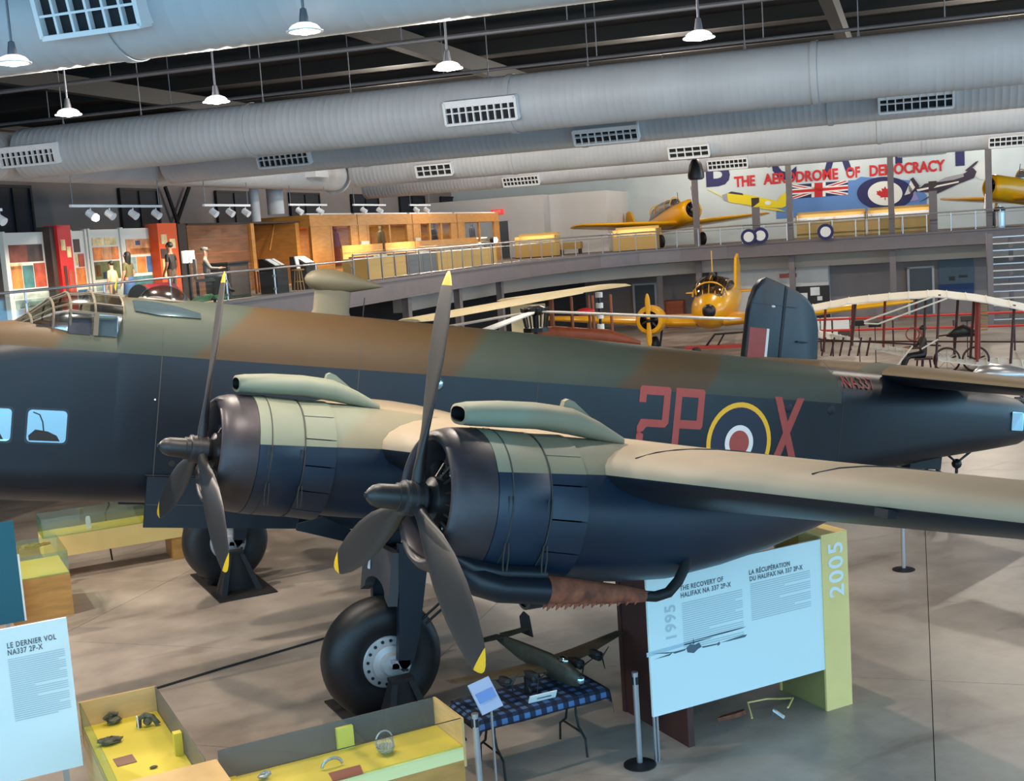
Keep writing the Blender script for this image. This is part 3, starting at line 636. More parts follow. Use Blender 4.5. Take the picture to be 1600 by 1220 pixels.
HUBS = [(3.76, .956, -.084, 1), (7.607, 0, 0, 1), (3.76, .956, -.084, -1), (7.607, 0, 0, -1)]
for (Y, hx, hz, s) in HUBS: nacelle(Y, hx, hz, s, Y > 5)
# ---- propellers: spinner dome and three twisted blades with yellow tips
def blade_mesh():
    # span along +z, axis along +x; chord = x*sin(b) + y*cos(b)  (y = span x axis)
    m = MB(); rows = [(.10, .055, .055, 30), (.24, .058, .055, 28), (.36, .08, .045, 22), (.6, .135, .032, 15), (.9, .19, .024, 9), (1.25, .212, .017, 5), (1.55, .19, .012, 3), (1.78, .145, .009, 2), (1.86, .12, .007, 2), (1.93, .075, .006, 2), (1.97, .04, .004, 2), (1.985, .008, .002, 2)]
    R = []
    for (r, h, t, b) in rows:
        b = math.radians(b); cx = Vector((math.sin(b), math.cos(b), 0)); nx = Vector((math.cos(b), -math.sin(b), 0))
        R.append([Vector((0, 0, r))+cx*(h*math.cos(2*pi*i/16))+nx*(t*math.sin(2*pi*i/16)) for i in range(16)])
    m.rings(R[:9], True, (True, False)); m.mi = 1; m.rings(R[8:], True, (False, True)); return m.mesh('blade', [M_prop, M_yel], True, 50)
BM = blade_mesh()
for (Y, hx, hz, s), ph in zip(HUBS, (90.17, 88.72, 70, 40)):
    H = Vector((hx, s*Y, hz))
    pr = MB().lathe(H+AX*.46, H-AX*.1, [(0, .01), (.02, .05), (.06, .085), (.12, .105), (.28, .11), (.285, .125), (.33, .125), (.34, .15), (.52, .155), (.56, .12)], 28).build('propeller', M_prop, root, True, 40)
    rn = MB()
    for k in range(3): rn.lathe(H+AX*(.12-.075*k), H+AX*(.095-.075*k), [(0, .157), (.025, .157)], 28)
    rn.build('hub_rings', M_cowl, pr, True, 40)
    MB().lathe(H+AX*.47, H+AX*.45, [(0, .02), (.02, .028)], 10).build('spinner_plug', M_eng, pr)
    for k in range(3):
        a = math.radians(ph)+k*2*pi/3
        Rb = Matrix.Rotation(-TIL, 4, 'Y') @ Matrix.Rotation(a-pi/2, 4, 'X')
        o = link('blade', BM, pr); o.matrix_local = Matrix.Translation(H) @ Rb
# ---- bomb doors hanging open
for s in (1, -1):
    d = MB().bb(.95, -5.6, s*.93, s*.97, -1.46, -.79).build('bomb_door', M_night, root)
    for x in (.9, -.9, -2.6, -4.2): MB().bb(x, x-.06, s*.86, s*.93, -1.42, -.85).build('door_rib', M_night, d)
    MB().bb(.955, -5.6, s*.965, s*.975, -1.16, -1.15).build('door_seam', M_seam, d)
# centre section panels and blue shields under the wing root
MB().prism([(-.62, -1.12), (-.95, -1.02), (-1.6, -1.30), (-1.55, -1.40), (-.62, -1.2)], (0, 2.5, 0), (1, 0, 0), (0, 0, 1), (0, .05, 0)).build('wing_cell_door', M_night, root)
MB().prism([(-.7, -1.14), (-2.2, -1.2), (-2.2, -.5), (-.7, -.6)], (0, 2.3, 0), (1, 0, 0), (0, 0, 1), (0, .04, 0)).build('wing_cell_door', M_night, root)
# ---- main wheels and legs
def main_gear(s):
    c = Vector((-1.40, s*3.76, -2.505))
    wprof = [(a_, b_*.924) for a_, b_ in [(-.20, .30), (-.25, .38), (-.285, .50), (-.28, .62), (-.24, .71), (-.16, .77), (-.06, .795), (.06, .795), (.16, .77), (.24, .71), (.28, .62), (.285, .50), (.25, .38), (.20, .30)]]
    ty = MB().lathe(c, c+Vector((0, 1, 0)), wprof, 48, (True, True)).build('main_wheel', M_rubber, root, True, 60)
    for sy in (1, -1):
        hb = MB().lathe(c+Vector((0, sy*.19, 0)), c+Vector((0, sy*.40, 0)), [(0, .31), (.035, .315), (.05, .30), (.055, .22), (.10, .21), (.12, .14), (.2, .12)], 32).build('wheel_hub', M_hub, ty, True, 40)
        bo = MB().cyl((0, 0, 0), (0, sy*.012, 0), .02, n=8).mesh('hub_bolt', M_eng)
        for k in range(16): a = 2*pi*k/16; o = link('hub_bolt', bo, ty); o.location = c+Vector((.262*math.cos(a), sy*.245, .262*math.sin(a)))
    # leg plates on both sides of the wheel, arch above, axle
    for sy in (1, -1):
        y = c.y+sy*.43
        MB().prism([(.17, 1.40), (-.22, 1.40), (-.19, .3), (-.15, .02), (-.03, -.12), (.05, .0), (.07, .3)], (c.x-.08, y-.04, c.z+.06), (1, 0, 0), (0, 0, 1), (0, .08, 0)).build('gear_leg', M_night, root)
        MB().box((c.x-.07, y-sy*.01, c.z+.03), (.22, .1, .10)).build('axle_bracket', M_steel, root)
    MB().cyl(c-Vector((0, .47, 0)), c+Vector((0, .47, 0)), .05, n=14).build('axle', M_steel, root, True)
    n = 14; o_ = []; i_ = []
    for i in range(n+1): a = pi*i/n; o_.append((.40*math.cos(a), .86+.22*math.sin(a))); i_.append((.20*math.cos(a), .80+.14*math.sin(a)))
    poly = [(.42, 1.5)]+[(-.42, 1.5), (-.40, .86)]+[(p[0], p[1]) for p in reversed(i_)]+[(.40, .86)]
    # cross casting carries both legs, seen from the front as an arch
    MB().prism([(.46, 1.35), (-.46, 1.35), (-.46, .72)]+[(-.33*math.cos(pi*i/n), .80+.17*math.sin(pi*i/n)) for i in range(n+1)]+[(.46, .72)], (c.x+.16, c.y, c.z), (0, 1, 0), (0, 0, 1), (-.12, 0, 0)).build('leg_casting', mat('grey leg casting', srgb(64, 62, 64), .5), root)
    MB().tube([(c.x+.1, c.y+.32*s, c.z+1.2), (c.x-1.6, c.y+.3*s, c.z+1.5)], .06, 10).tube([(c.x+.1, c.y-.32*s, c.z+1.2), (c.x-1.6, c.y-.3*s, c.z+1.5)], .06, 10).build('drag_strut', M_night, root)
    MB().tube([(c.x-.3, c.y+s*.42, c.z+.55), (c.x-.62, c.y+s*.4, c.z+.82)], .016, 6).tube([(c.x-.36, c.y+s*.42, c.z+.5), (c.x-.68, c.y+s*.4, c.z+.77)], .016, 6).build('brake_line', M_eng, root)
    if s == 1:
        q = Vector((c.x+.175, c.y-.2, c.z+1.16)); m = MB()
        for sg in (-1, 1): m.box(q, (.01, .035, .26), Matrix.Rotation(sg*.13, 3, 'X'))
        m.build('white_cross_tag', M_white, root)
for s in (1, -1): main_gear(s)
# ---- tail
def tsec(Y, s, xl, c, z, th):
    return [Vector((xl-x*c, s*Y, z+c*(yt*th))) for (x, yc, yt) in AF]
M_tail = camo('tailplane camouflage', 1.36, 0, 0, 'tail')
for s in (1, -1):
    MB().rings([tsec(.3, s, -12.25, 2.5, 1.38, .16), tsec(2.2, s, -12.5, 2.2, 1.38, .15), tsec(4.3, s, -12.75, 1.9, 1.38, .13)]).build('tailplane', M_tail, root, True, 50)
    FP = [(-12.62, .45), (-12.60, 1.49), (-12.61, 2.5), (-12.65, 2.75), (-12.74, 3.0), (-12.88, 3.17), (-13.02, 3.24), (-13.55, 3.12)]
    RP = [(-13.57, 3.115), (-13.95, 3.01), (-14.22, 2.88), (-14.42, 2.70), (-14.56, 2.45), (-14.63, 2.2), (-14.68, 1.57), (-14.62, .5), (-14.4, .12), (-13.57, -.12)]
    FP = FP[:]+[(-13.55, -.12), (-13.0, -.02), (-12.75, .15)]
    def slab_fin(name, P, th, ch):
        cx = sum(p[0] for p in P)/len(P); cz = sum(p[1] for p in P)/len(P); R = []
        for (k, y) in ((ch, -th), (1, -th*.55), (1, th*.55), (ch, th)): R.append([Vector((cx+(x-cx)*k, s*4.3+y, cz+(z-cz)*k)) for x, z in P])
        return MB().rings(R).build(name, M_night, root, True, 30)
    fn = slab_fin('tail_fin', FP, .09, .93); rdp = slab_fin('rudder', RP, .07, .93)
    yf = s*4.3-s*.092
    MB().bb(-12.66, -13.13, yf-.004, yf+.004, .9, 2.12).build('fin_flash', M_red, fn); MB().bb(-13.13, -13.20, yf-.004, yf+.004, .9, 2.12).build('fin_flash_stripe', M_white, fn)
    MB().bb(-12.7, -13.9, yf-.003, yf+.003, 2.655, 2.645).build('fin_seam', M_seam, fn); MB().ball((-13.25, yf, 2.62), .04, 8, 6, (1.4, .3, .7)).build('fin_lamp', M_white, fn, True)
    MB().bb(-14.0, -14.3, yf-.01, yf+.02, 1.92, 1.89).build('trim_rod', M_black, rdp)
# tail wheel
tw = MB().lathe((-14.1, -.12, -.72), (-14.1, .12, -.72), [(0, .2), (.02, .28), (.06, .325), (.18, .325), (.22, .28), (.24, .2)], 28).build('tail_wheel', M_rubber, root, True)
MB().tube([(-14.1, .16, -.72), (-14.1, .16, -.4), (-14.05, 0, -.2), (-13.9, 0, .05)], .04, 10).tube([(-14.1, -.16, -.72), (-14.1, -.16, -.4), (-14.05, 0, -.2)], .04, 10).cyl((-14.1, -.18, -.72), (-14.1, .18, -.72), .03).build('tail_wheel_fork', M_eng, tw, True)
MB().tube([(-14.3, .1, -.05), (-14.6, .12, -.22), (-14.95, .1, .0)], .025, 8).tube([(-14.6, .12, -.2), (-14.62, .12, -.42)], .03, 8).ball((-14.6, .12, -.24), .1, 10, 6).ball((-14.62, .12, -.46), .04, 8, 5).build('tie_down_link', M_eng, tw, True)
MB().bb(-13.2, -14.0, -.3, .3, -.35, -.05).build('tail_wheel_bay', M_black, tw)
# ================================================================== exhibits on the hall floor (square with the bomber)
def PWY(x, y, Y): return hit(x, y, Vector((0, 1, 0)), Y)
def PWZ(x, y, z): return hit(x, y, Vector((0, 0, 1)), z)
M_wood = mat('birch plywood', srgb(214, 172, 112), .5, noise=.1, scale=2.5, stretch=(1, 1, 6))
M_wood2 = mat('honey wood', srgb(190, 136, 70), .45, noise=.18, scale=2.5, stretch=(1, 1, 5))
M_brown = mat('dark red brown board', srgb(70, 38, 32), .6, noise=.25, scale=2)
M_ydeck = mat('yellow display deck', srgb(214, 190, 62), .6, noise=.04, scale=4)
M_ypale = mat('pale yellow board', srgb(240, 206, 130), .55, noise=.04, scale=3)
M_panel = mat('white info panel', srgb(222, 234, 232), .45)
M_text = mat('grey print', srgb(92, 98, 104), .6)
M_text2 = mat('pale grey print', srgb(186, 198, 200), .6)
M_smoke = frosted('smoked glass', srgb(112, 110, 106), .62)
M_corr = mat('corroded metal', srgb(92, 88, 70), .75, noise=.5, scale=18, bump=.6, bscale=40)
M_alu = mat('bare aluminium scrap', srgb(170, 172, 172), .4, metal=.7, noise=.2, scale=20)
M_card = mat('brown caption card', srgb(130, 92, 76), .6)
M_teal = mat('teal panel', srgb(24, 96, 116), .5)
M_wcard = mat('white card', srgb(232, 234, 230), .5)
# -- stands under the main wheels
for (s, lab) in ((1, 'black steel stand and plate under the near main wheel'), (-1, 'black steel stand and plate under the far main wheel')):
    t = thing('jack_stand', lab, 'stand', (-.94, s*3.76, 0), 0, 'stands under the bomber wheels')
    MB().bb(-.52, .46, -.95, 1.2, 0, .025).build('base_plate', mat('black plate', srgb(36, 34, 34), .5), t)
    for sy in (1, -1):
        y = sy*.62
        def rg(hx, hy, z, dy=0): return [Vector((-hx, y-hy+dy, z)), Vector((hx, y-hy+dy, z)), Vector((hx, y+hy+dy, z)), Vector((-hx, y+hy+dy, z))]
        MB().rings([rg(.36, .05, .025), rg(.12, .045, .69)]).build('stand_web', M_black, t)
        for sx in (-1, 1):
            MB().rings([[p+Vector((sx*.30, 0, 0)) for p in rg(.05, .20, .025, sy*.08)], [p+Vector((sx*.09, 0, 0)) for p in rg(.035, .055, .69)]]).build('stand_leg', M_black, t)
        MB().bb(-.14, .14, y-.08, y+.08, .66, .70).build('saddle', M_black, t)
# -- glass cases
def pane(t, x0, x1, y0, y1, z0, z1, m=None): return MB().bb(x0, x1, y0, y1, z0, z1).build('glass_pane', m or M_glassg, t)
caseA = thing('display_case', 'yellow floored glass case beside the white panel, holding three corroded fragments', 'display case', (2.1, 4.9, 0), 0, 'floor display cases')
MB().bb(-.4, .4, -1.18, 1.18, 0, .70).build('plinth', M_wood, caseA)
MB().bb(-.39, .39, -1.17, 1.17, .70, .72).build('deck', M_ydeck, caseA)
MB().bb(-.41, .41, -1.20, -1.17, .5, 1.0).build('end_panel', M_wood, caseA)
pane(caseA, .395, .405, -1.17, 1.17, .66, 1.0); pane(caseA, -.405, -.395, -1.17, 1.17, .66, 1.0, M_smoke)
MB().bb(-.38, -.30, .15, .24, .72, .95).build('yellow_post', M_ydeck, caseA)
MB().bb(-.50, .43, 1.19, 1.74, 0, .985).build('corner_box', M_wood, caseA)
caseB = thing('display_case', 'long yellow floored glass case along the bottom, holding a wire basket', 'display case', (.43, 6.28, 0), 0, 'floor display cases')
MB().bb(-1.13, 1.13, -.34, .34, 0, .57).build('plinth', M_wood2, caseB)
MB().bb(-1.14, 1.13, -.345, .345, .57, .70).build('pale_rail', mat('pale lime board', srgb(236, 226, 160), .5), caseB)
MB().bb(-1.12, 1.12, -.33, .33, .70, .715).build('deck', M_ydeck, caseB)
MB().bb(-1.15, -1.125, -.35, .35, .50, 1.0).build('end_panel', M_wood, caseB)
pane(caseB, -1.12, 1.12, -.35, -.34, .68, 1.0, M_smoke); pane(caseB, -1.12, 1.12, .34, .35, .68, 1.0, glass_mat('case front glass', (.97, .98, .95, 1), .96))
MB().bb(-1.12, 1.12, .339, .351, 1.0, 1.004).build('glass_edge', M_black, caseB)
MB().bb(-.22, -.05, -.335, -.28, .715, .94).build('yellow_post', mat('lime post', srgb(206, 200, 90), .5), caseB)
def lump(name, label, p, r, sc, m, cat='artefact', seed=1, group=None):
    rnd = random.Random(seed); mb = MB(); n, k = 12, 8; R = []
    for i in range(k+1):
        a = pi*i/k
        R.append([Vector((r*sc[0]*max(math.sin(a), .02)*math.cos(2*pi*j/n)*rnd.uniform(.6, 1.25), r*sc[1]*max(math.sin(a), .02)*math.sin(2*pi*j/n)*rnd.uniform(.6, 1.25), r*sc[2]*(1-math.cos(a))*rnd.uniform(.75, 1.0))) for j in range(n)])
    mb.rings(R); ob = mb.build(name, m, None, False, loc=p); return tag(ob, label, cat, group)
def dk(px, py, z=.722): return PWZ(px, py, z)
lump('metal_fragment', 'knobbly corroded fragment at the back left of the yellow case', dk(178, 1130), .09, (1.1, .8, .55), M_corr, seed=3)
MB().tube([(-.05, 0, .1), (.03, .02, .13), (.1, 0, .07)], .02, 7).build('fragment_arm', M_corr, bpy.data.objects['metal_fragment'])
lump('metal_fragment', 'flat green grey corroded fragment at the left of the yellow case', dk(173, 1162), .11, (1.2, .6, .4), M_corr, seed=9)
t = thing('bent_bracket', 'dark bent bracket with a white tag in the yellow case', 'artefact', dk(228, 1134))
MB().tube([(.07, 0, .01), (.06, 0, .1), (0, .02, .13), (-.07, .03, .1), (-.12, .06, .01)], .03, 7).build('bracket_arm', M_corr, t, True); MB().ball((-.02, .02, .06), .05, 8, 6).build('bracket_lug', M_corr, t)
MB().bb(.08, .09, -.02, .05, .0, .13).build('white_tag', M_wcard, t)
tag(MB().prism([(-.09, -.11), (.1, -.10), (.09, .12), (-.1, .11)], (0, 0, 0), (1, 0, 0), (0, 1, 0), (0, 0, .006)).build('caption_card', M_card, None, loc=dk(195, 1188)), 'square brown caption card lying on the yellow deck of the left case', 'caption card')
lump('metal_chip', 'tiny dark chip near the front of the left yellow case', dk(240, 1200), .03, (1.4, .7, .5), M_corr, seed=5)
t = thing('wire_basket', 'round wire basket standing in the long glass case', 'artefact', dk(603, 1176, .72))
b_ = MB()
for i in range(9): a = pi*i/9; b_.tube([(.085*math.cos(a+k*.0)*math.sin(k*pi/8)*1.0, .085*math.sin(a)*math.sin(k*pi/8), .085-.085*math.cos(k*pi/8)) for k in range(1, 8)], .004, 4)
b_.build('basket_wires', M_alu, t)
MB().lathe((0, 0, .0), (0, 0, .1), [(0, .03), (.02, .07), (.06, .095), (.07, .093), (.025, .06), (.01, .02)], 20).build('basket_bowl', mat('grey mesh bowl', srgb(160, 160, 140), .6, noise=.3, scale=40), t, True)
MB().tube([(.09*math.cos(a), -.02, .11+.11*math.sin(a)) for a in [pi*i/14*1.15-.2 for i in range(15)]], .008, 6).build('basket_handle', M_alu, t, True)
t = MB().tube([(.10*math.cos(pi*i/12), 0, .075*math.sin(pi*i/12)) for i in range(13)], .016, 7).build('bent_strap', M_alu, None, True, loc=dk(519, 1196, .735)); tag(t, 'arched metal strap standing left of the wire basket', 'artefact')
lump('metal_fragment', 'grey metal scrap at the left end of the long case', dk(414, 1216), .05, (1.4, .7, .8), M_alu, seed=12)
tag(MB().prism([(-.17, -.1), (.15, -.1), (.17, .1), (-.13, .1)], (0, 0, 0), (1, 0, 0), (0, 1, 0), (0, 0, .006)).build('caption_card', mat('red brown card', srgb(140, 76, 60), .6), None, loc=dk(542, 1208, .717)), 'red brown caption card at the front of the long case', 'caption card')
# -- left info panel
def para(parent, o, ex, ez, w, rows, dz, m, seed=2, frac=1.0):
    r = random.Random(seed); b = MB(); o = Vector(o); ex = Vector(ex)
    for i in range(rows):
        L = w*(1 if (i+1) % 5 else r.uniform(.4, .9)); p = o-Vector((0, 0, i*dz)); n = ex.cross(Vector((0, 0, 1)))
        b.add([p, p+ex*L, p+ex*L-Vector((0, 0, dz*.5)), p-Vector((0, 0, dz*.5))], [(0, 1, 2, 3)])
    ob = b.build('text_lines', m, parent); ob['kind'] = 'stuff'; return ob
def board(name, label, x0, x1, y, z0, z1, m, th=.03):
    t = thing(name, label, 'info panel', ((x0+x1)/2, y, 0))
    MB().bb((x0-x1)/2, (x1-x0)/2, -th, 0, z0, z1).build('panel_board', m, t); return t
PLY = 4.36
pl = board('info_panel', 'white info panel titled LE DERNIER VOL at the lower left', 2.60, 4.9, PLY, .55, 2.13, M_panel); PX = (2.60+4.9)/2
for x in (-.98, .98): MB().bb(x-.03, x+.03, -.05, -.03, 0, 2.0).build('panel_leg', M_steel, pl)
def lay_text(parent, s, px, py, px2, py2, Y, base, m, size, bold=.0, spacing=1.0):
    P = PWY(px, py, Y)-base; Q = PWY(px2, py2, Y)-base
    me = text_mesh('panel_title', s, size, m, .0, spacing, bold); w = max(v.co.x for v in me.vertices); k = (P.x-Q.x)/w
    o = frame_obj('panel_title', me, parent, (P.x, .004, P.z), (-1, 0, 0), (0, 0, 1)); o.scale = (k, 1, 1); return o
bs = Vector((PX, PLY, 0))
lay_text(pl, 'LE DERNIER VOL', 11, 1013, 88, 998, PLY, bs, M_text, .078, .002, 1.15)
lay_text(pl, 'NA337 2P-X', 12, 1024, 67, 1012, PLY, bs, M_text, .078, .002, 1.15)
a = PWY(12, 1030, PLY)-bs; para(pl, (a.x, .003, a.z), (-1, 0, 0), None, .54, 30, .022, M_text2)
para(pl, (a.x+.80, .003, a.z), (-1, 0, 0), None, .66, 30, .022, M_text2, 5)
# -- recovery panel at the right with its yellow end box
PRY = 6.70
pr_ = board('info_panel', 'big white info panel about the recovery, under the wing root', -5.24, -2.88, PRY, .5, 2.035, M_panel, .03); bs = Vector(((-5.24-2.88)/2, PRY, 0))
lay_text(pr_, 'THE RECOVERY OF', 1062, 923, 1130, 909, PRY, bs, M_text, .075, .002, 1.12); lay_text(pr_, 'HALIFAX NA 337 2P-X', 1063, 934, 1142, 917, PRY, bs, M_text, .075, .002, 1.12)
lay_text(pr_, 'LA RÉCUPÉRATION', 1170, 898, 1234, 884, PRY, bs, M_text, .075, .002, 1.12); lay_text(pr_, 'DU HALIFAX NA 337 2P-X', 1171, 908, 1254, 890, PRY, bs, M_text, .075, .002, 1.12)
a = PWY(1065, 942, PRY)-bs; para(pr_, (a.x, .003, a.z), (-1, 0, 0), None, .80, 22, .024, M_text2); a = PWY(1172, 912, PRY)-bs; para(pr_, (a.x, .003, a.z), (-1, 0, 0), None, .84, 18, .024, M_text2, 7)
me = text_mesh('panel_year', '1995', .19, M_text2, .0, 1.1, .004); a = PWY(1057, 1000, PRY)-bs; frame_obj('panel_year', me, pr_, (a.x, .004, a.z), (0, 0, 1), (1, 0, 0))
# printed wreck drawing
wr = MB(); 
def W2(px, py): q = PWY(px, py, PRY)-bs; return (q.x, q.z)
for P in ([(1018, 1021), (1040, 1019), (1056, 1018), (1042, 1021)], [(1022, 1030), (1044, 1022), (1052, 1018), (1046, 1024)], [(1050, 1019), (1072, 1013), (1070, 1016), (1054, 1021)], [(1072, 1012), (1078, 1006), (1086, 1007), (1092, 1003), (1096, 1010), (1090, 1014), (1084, 1020), (1074, 1019)], [(1082, 1006), (1083, 996), (1085, 1005)], [(1096, 1010), (1120, 1005), (1120, 1007), (1098, 1012)], [(1125, 1004), (1160, 992), (1167, 991), (1164, 995), (1140, 1001)], [(1120, 1005), (1124, 1002), (1125, 1006), (1121, 1009)]):
    wr.add([(W2(*p)[0], .004, W2(*p)[1]) for p in P], [tuple(range(len(P)))])
wr.build('wreck_drawing', mat('print slate', srgb(82, 98, 108), .6), pr_)
a = W2(1010, 1020); b = W2(1165, 978); MB().add([(a[0], .003, a[1]), (b[0], .003, b[1]), (b[0], .003, b[1]-.01), (a[0], .003, a[1]-.05)], [(0, 1, 2, 3)]).build('horizon_print', mat('print haze', srgb(176, 200, 208), .6), pr_)
for x in (1.13, 1.17): MB().bb(x-.012, x+.012, -.02, .0, 0, .5).build('panel_leg', M_steel, pr_)
t = thing('end_box', 'pale yellow upright box marked 2005 at the end of the white panel', 'exhibit box', (-5.43, 6.28, 0))
MB().bb(-.19, .19, .40, .43, 0, 2.06).bb(-.19, -.16, -.42, .40, 0, 2.06).bb(-.19, .19, -.42, -.39, 0, 2.06).build('box_shell', M_ypale, t); MB().bb(-.19, .19, -.42, .43, 2.06, 2.08).build('box_lid', M_ypale, t)
MB().bb(.12, .17, -.42, .42, 0, .48).build('inner_board', mat('dull olive board', srgb(150, 138, 84), .6), t)
me = text_mesh('box_year', '2005', .30, M_wcard, .0, 1.12, .006); a = PWY(1318, 930, 6.71)-Vector((-5.43, 6.28, 0)); frame_obj('box_year', me, t, (a.x, .434, a.z), (0, 0, 1), (1, 0, 0))
t = thing('exhibit_wall', 'dark red brown upright board left of the recovery panel', 'exhibit wall', (-3.42, 5.95, 0)); MB().bb(-.04, .04, -.65, .65, 0, 1.96).build('wall_board', M_brown, t)
MB().bb(-.05, .06, -.67, -.6, 0, 1.96).build('wall_post', M_brown, t); MB().bb(-1.7, -.04, -.65, -.6, 0, 1.9).build('wall_back', M_brown, t)
# scraps lying under the recovery panel
t = thing('wreck_scrap', 'rusty wreck scraps with straw coloured wire under the recovery panel', 'artefact', (-4.6, 6.1, 0))
rr = random.Random(4)
MB().tube([(.2, .3, .02), (.1, .1, .12), (-.1, .2, .15), (-.35, .1, .06), (-.4, .3, .12), (-.2, .45, .1)], .012, 5).build('straw_wire', M_ypale, t)
MB().prism([(0, 0), (.35, .05), (.5, .22), (.3, .3), (.1, .2)], (.15, .1, .01), (1, 0, 0), (0, .8, .3), (0, -.02, .04)).build('rusty_plate', M_rust, t)
MB().tube([(-.05, .35, .02), (-.02, .42, .10), (-.1, .5, .02)], .025, 7).build('pale_fitting', M_alu, t)
# -- stanchions
def stanchion(x, y, label, h=1.0, base=True):
    t = thing('stanchion', label, 'stanchion', (x, y, 0), 0, 'barrier posts')
    MB().lathe((0, 0, 0), (0, 0, 1), [(0, .175), (.012, .175), (.03, .06), (.035, .03)], 28).build('stanchion_base', M_black, t, True)
    MB().cyl((0, 0, .03), (0, 0, h), .032, n=16).build('stanchion_post', M_steel, t, True); MB().cyl((0, 0, h), (0, 0, h+.03), .035, n=16).build('stanchion_cap', M_steel, t, True)
    for a in (0, pi/2): MB().box((.032*math.cos(a), .032*math.sin(a), h-.06), (.012, .03, .08) if a == 0 else (.03, .012, .08)).build('belt_slot', M_black, t)
a = PWZ(1000, 1195, 0); stanchion(a.x, a.y, 'steel barrier post with round black base left of the recovery panel')
a = PWZ(1412, 890, 0); stanchion(a.x, a.y, 'steel barrier post far behind, under the outer wing')
a = PWY(742, 1116, 6.85); stanchion(a.x, 6.85, 'steel barrier post at the right end of the long glass case', a.z-.02)
t = thing('reading_stand', 'grey tilted reading plate on a thin post beside the model table', 'sign stand', (PWY(768, 1116, 6.46).x, 6.46, 0)); hz_ = PWY(763, 1092, 6.46).z
MB().cyl((0, 0, .02), (0, 0, hz_), .013, n=10).build('stand_post', M_steel, t); MB().lathe((0, 0, 0), (0, 0, .03), [(0, .15), (.02, .15), (.03, .02)], 24).build('stand_base', M_black, t, True)
Rp = Matrix.Rotation(math.radians(-38), 3, 'X') @ Matrix.Identity(3); mb = MB(); mb.box((.04, -.03, hz_+.03), (.25, .02, .33), Matrix.Rotation(math.radians(35), 3, 'X') @ Matrix.Rotation(math.radians(10), 3, 'Y')); mb.build('reading_plate', mat('pale lilac plate', srgb(176, 184, 208), .25), t)
mb = MB(); mb.box((.04, -.017, hz_+.036), (.20, .02, .10), Matrix.Rotation(math.radians(35), 3, 'X') @ Matrix.Rotation(math.radians(10), 3, 'Y')); mb.build('plate_picture', mat('plate blue', srgb(120, 146, 200), .25), t)
# -- folding table with a plaid cloth
def plaid():
    m = bpy.data.materials.new('blue plaid'); m.use_nodes = True; nt = m.node_tree; b = nt.nodes['Principled BSDF']; N = nt.nodes.new; L = nt.links.new
    tc = N('ShaderNodeTexCoord'); sp = N('ShaderNodeSeparateXYZ'); L(tc.outputs['Object'], sp.inputs[0]); s = []
    ad = N('ShaderNodeMath'); ad.operation = 'SUBTRACT'; L(sp.outputs[1], ad.inputs[0]); L(sp.outputs[2], ad.inputs[1])
    for q in (sp.outputs[0], ad.outputs[0]):
        a = N('ShaderNodeMath'); a.operation = 'MULTIPLY'; a.inputs[1].default_value = 7.5; L(q, a.inputs[0]); f = N('ShaderNodeMath'); f.operation = 'FRACT'; L(a.outputs[0], f.inputs[0])
        g_ = N('ShaderNodeMath'); g_.operation = 'GREATER_THAN'; g_.inputs[1].default_value = .5; L(f.outputs[0], g_.inputs[0]); s.append(g_.outputs[0])
    ad = N('ShaderNodeMath'); ad.operation = 'ADD'; L(s[0], ad.inputs[0]); L(s[1], ad.inputs[1]); dv = N('ShaderNodeMath'); dv.operation = 'DIVIDE'; dv.inputs[1].default_value = 2; L(ad.outputs[0], dv.inputs[0])
    r = N('ShaderNodeValToRGB'); r.color_ramp.interpolation = 'CONSTANT'; e = r.color_ramp.elements; e[0].color = srgb(15, 18, 32); e[1].position = .4; e[1].color = srgb(30, 39, 64); e.new(.8).color = srgb(76, 108, 152)
    L(dv.outputs[0], r.inputs[0]); L(r.outputs[0], b.inputs['Base Color']); b.inputs['Roughness'].default_value = .9; return m
M_plaid = plaid()
TX, TY = -1.85, 5.86
t = thing('folding_table', 'folding table with thin dark legs holding the model bomber', 'table', (TX, TY, 0))
MB().bb(-.78, .78, -.36, .36, .70, .735).build('table_top', M_black, t)
for sx in (-.5, .5):
    for sy in (-1, 1): MB().tube([(sx, sy*.10, .70), (sx, sy*.10, .42), (sx-.0, sy*.14, .30), (sx, sy*.28, .2), (sx, sy*.30, .0)], .014, 7).build('table_leg', M_black, t, True)
    MB().tube([(sx, -.2, .25), (sx, .2, .25)], .012, 6).build('leg_brace', M_black, t)
cl = MB(); nx, ny = 24, 14; vs = []
def cl_pt(i, j):
    x = -.98+1.9*i/nx; y = -.46+.95*j/ny; z = .742; ox = max(0, abs(x)-.79); oy = max(0, abs(y)-.37)
    if ox: z -= ox*.95; x = math.copysign(.79+ox*.12, x)
    if oy: z -= oy*.9; y = math.copysign(.37+oy*.15, y)
    return (x, y, z+.004*math.sin(9*x+7*y))
for i in range(nx+1):
    for j in range(ny+1): vs.append(cl_pt(i, j))
cl.add(vs, [(i*(ny+1)+j, (i+1)*(ny+1)+j, (i+1)*(ny+1)+j+1, i*(ny+1)+j+1) for i in range(nx) for j in range(ny)])
o = cl.build('table_cloth', M_plaid, None, True, 60, loc=(TX, TY, 0)); tag(o, 'blue plaid cloth draped over the folding table', 'tablecloth')
sd = o.modifiers.new('thickness', 'SOLIDIFY'); sd.thickness = .003; sd.offset = 1
a = PWZ(848, 1088, .80); t = thing('caption_sign', 'small white caption sign standing on the plaid tablecloth', 'sign', (a.x, a.y, .748), math.radians(178)); mb = MB(); mb.box((0, 0, .05), (.32, .012, .10), Matrix.Rotation(.5, 3, 'X')); mb.build('sign_card', M_wcard, t); mb = MB(); mb.box((0, .03, .02), (.25, .03, .02)); mb.build('sign_foot', M_wcard, t)
mb = MB()
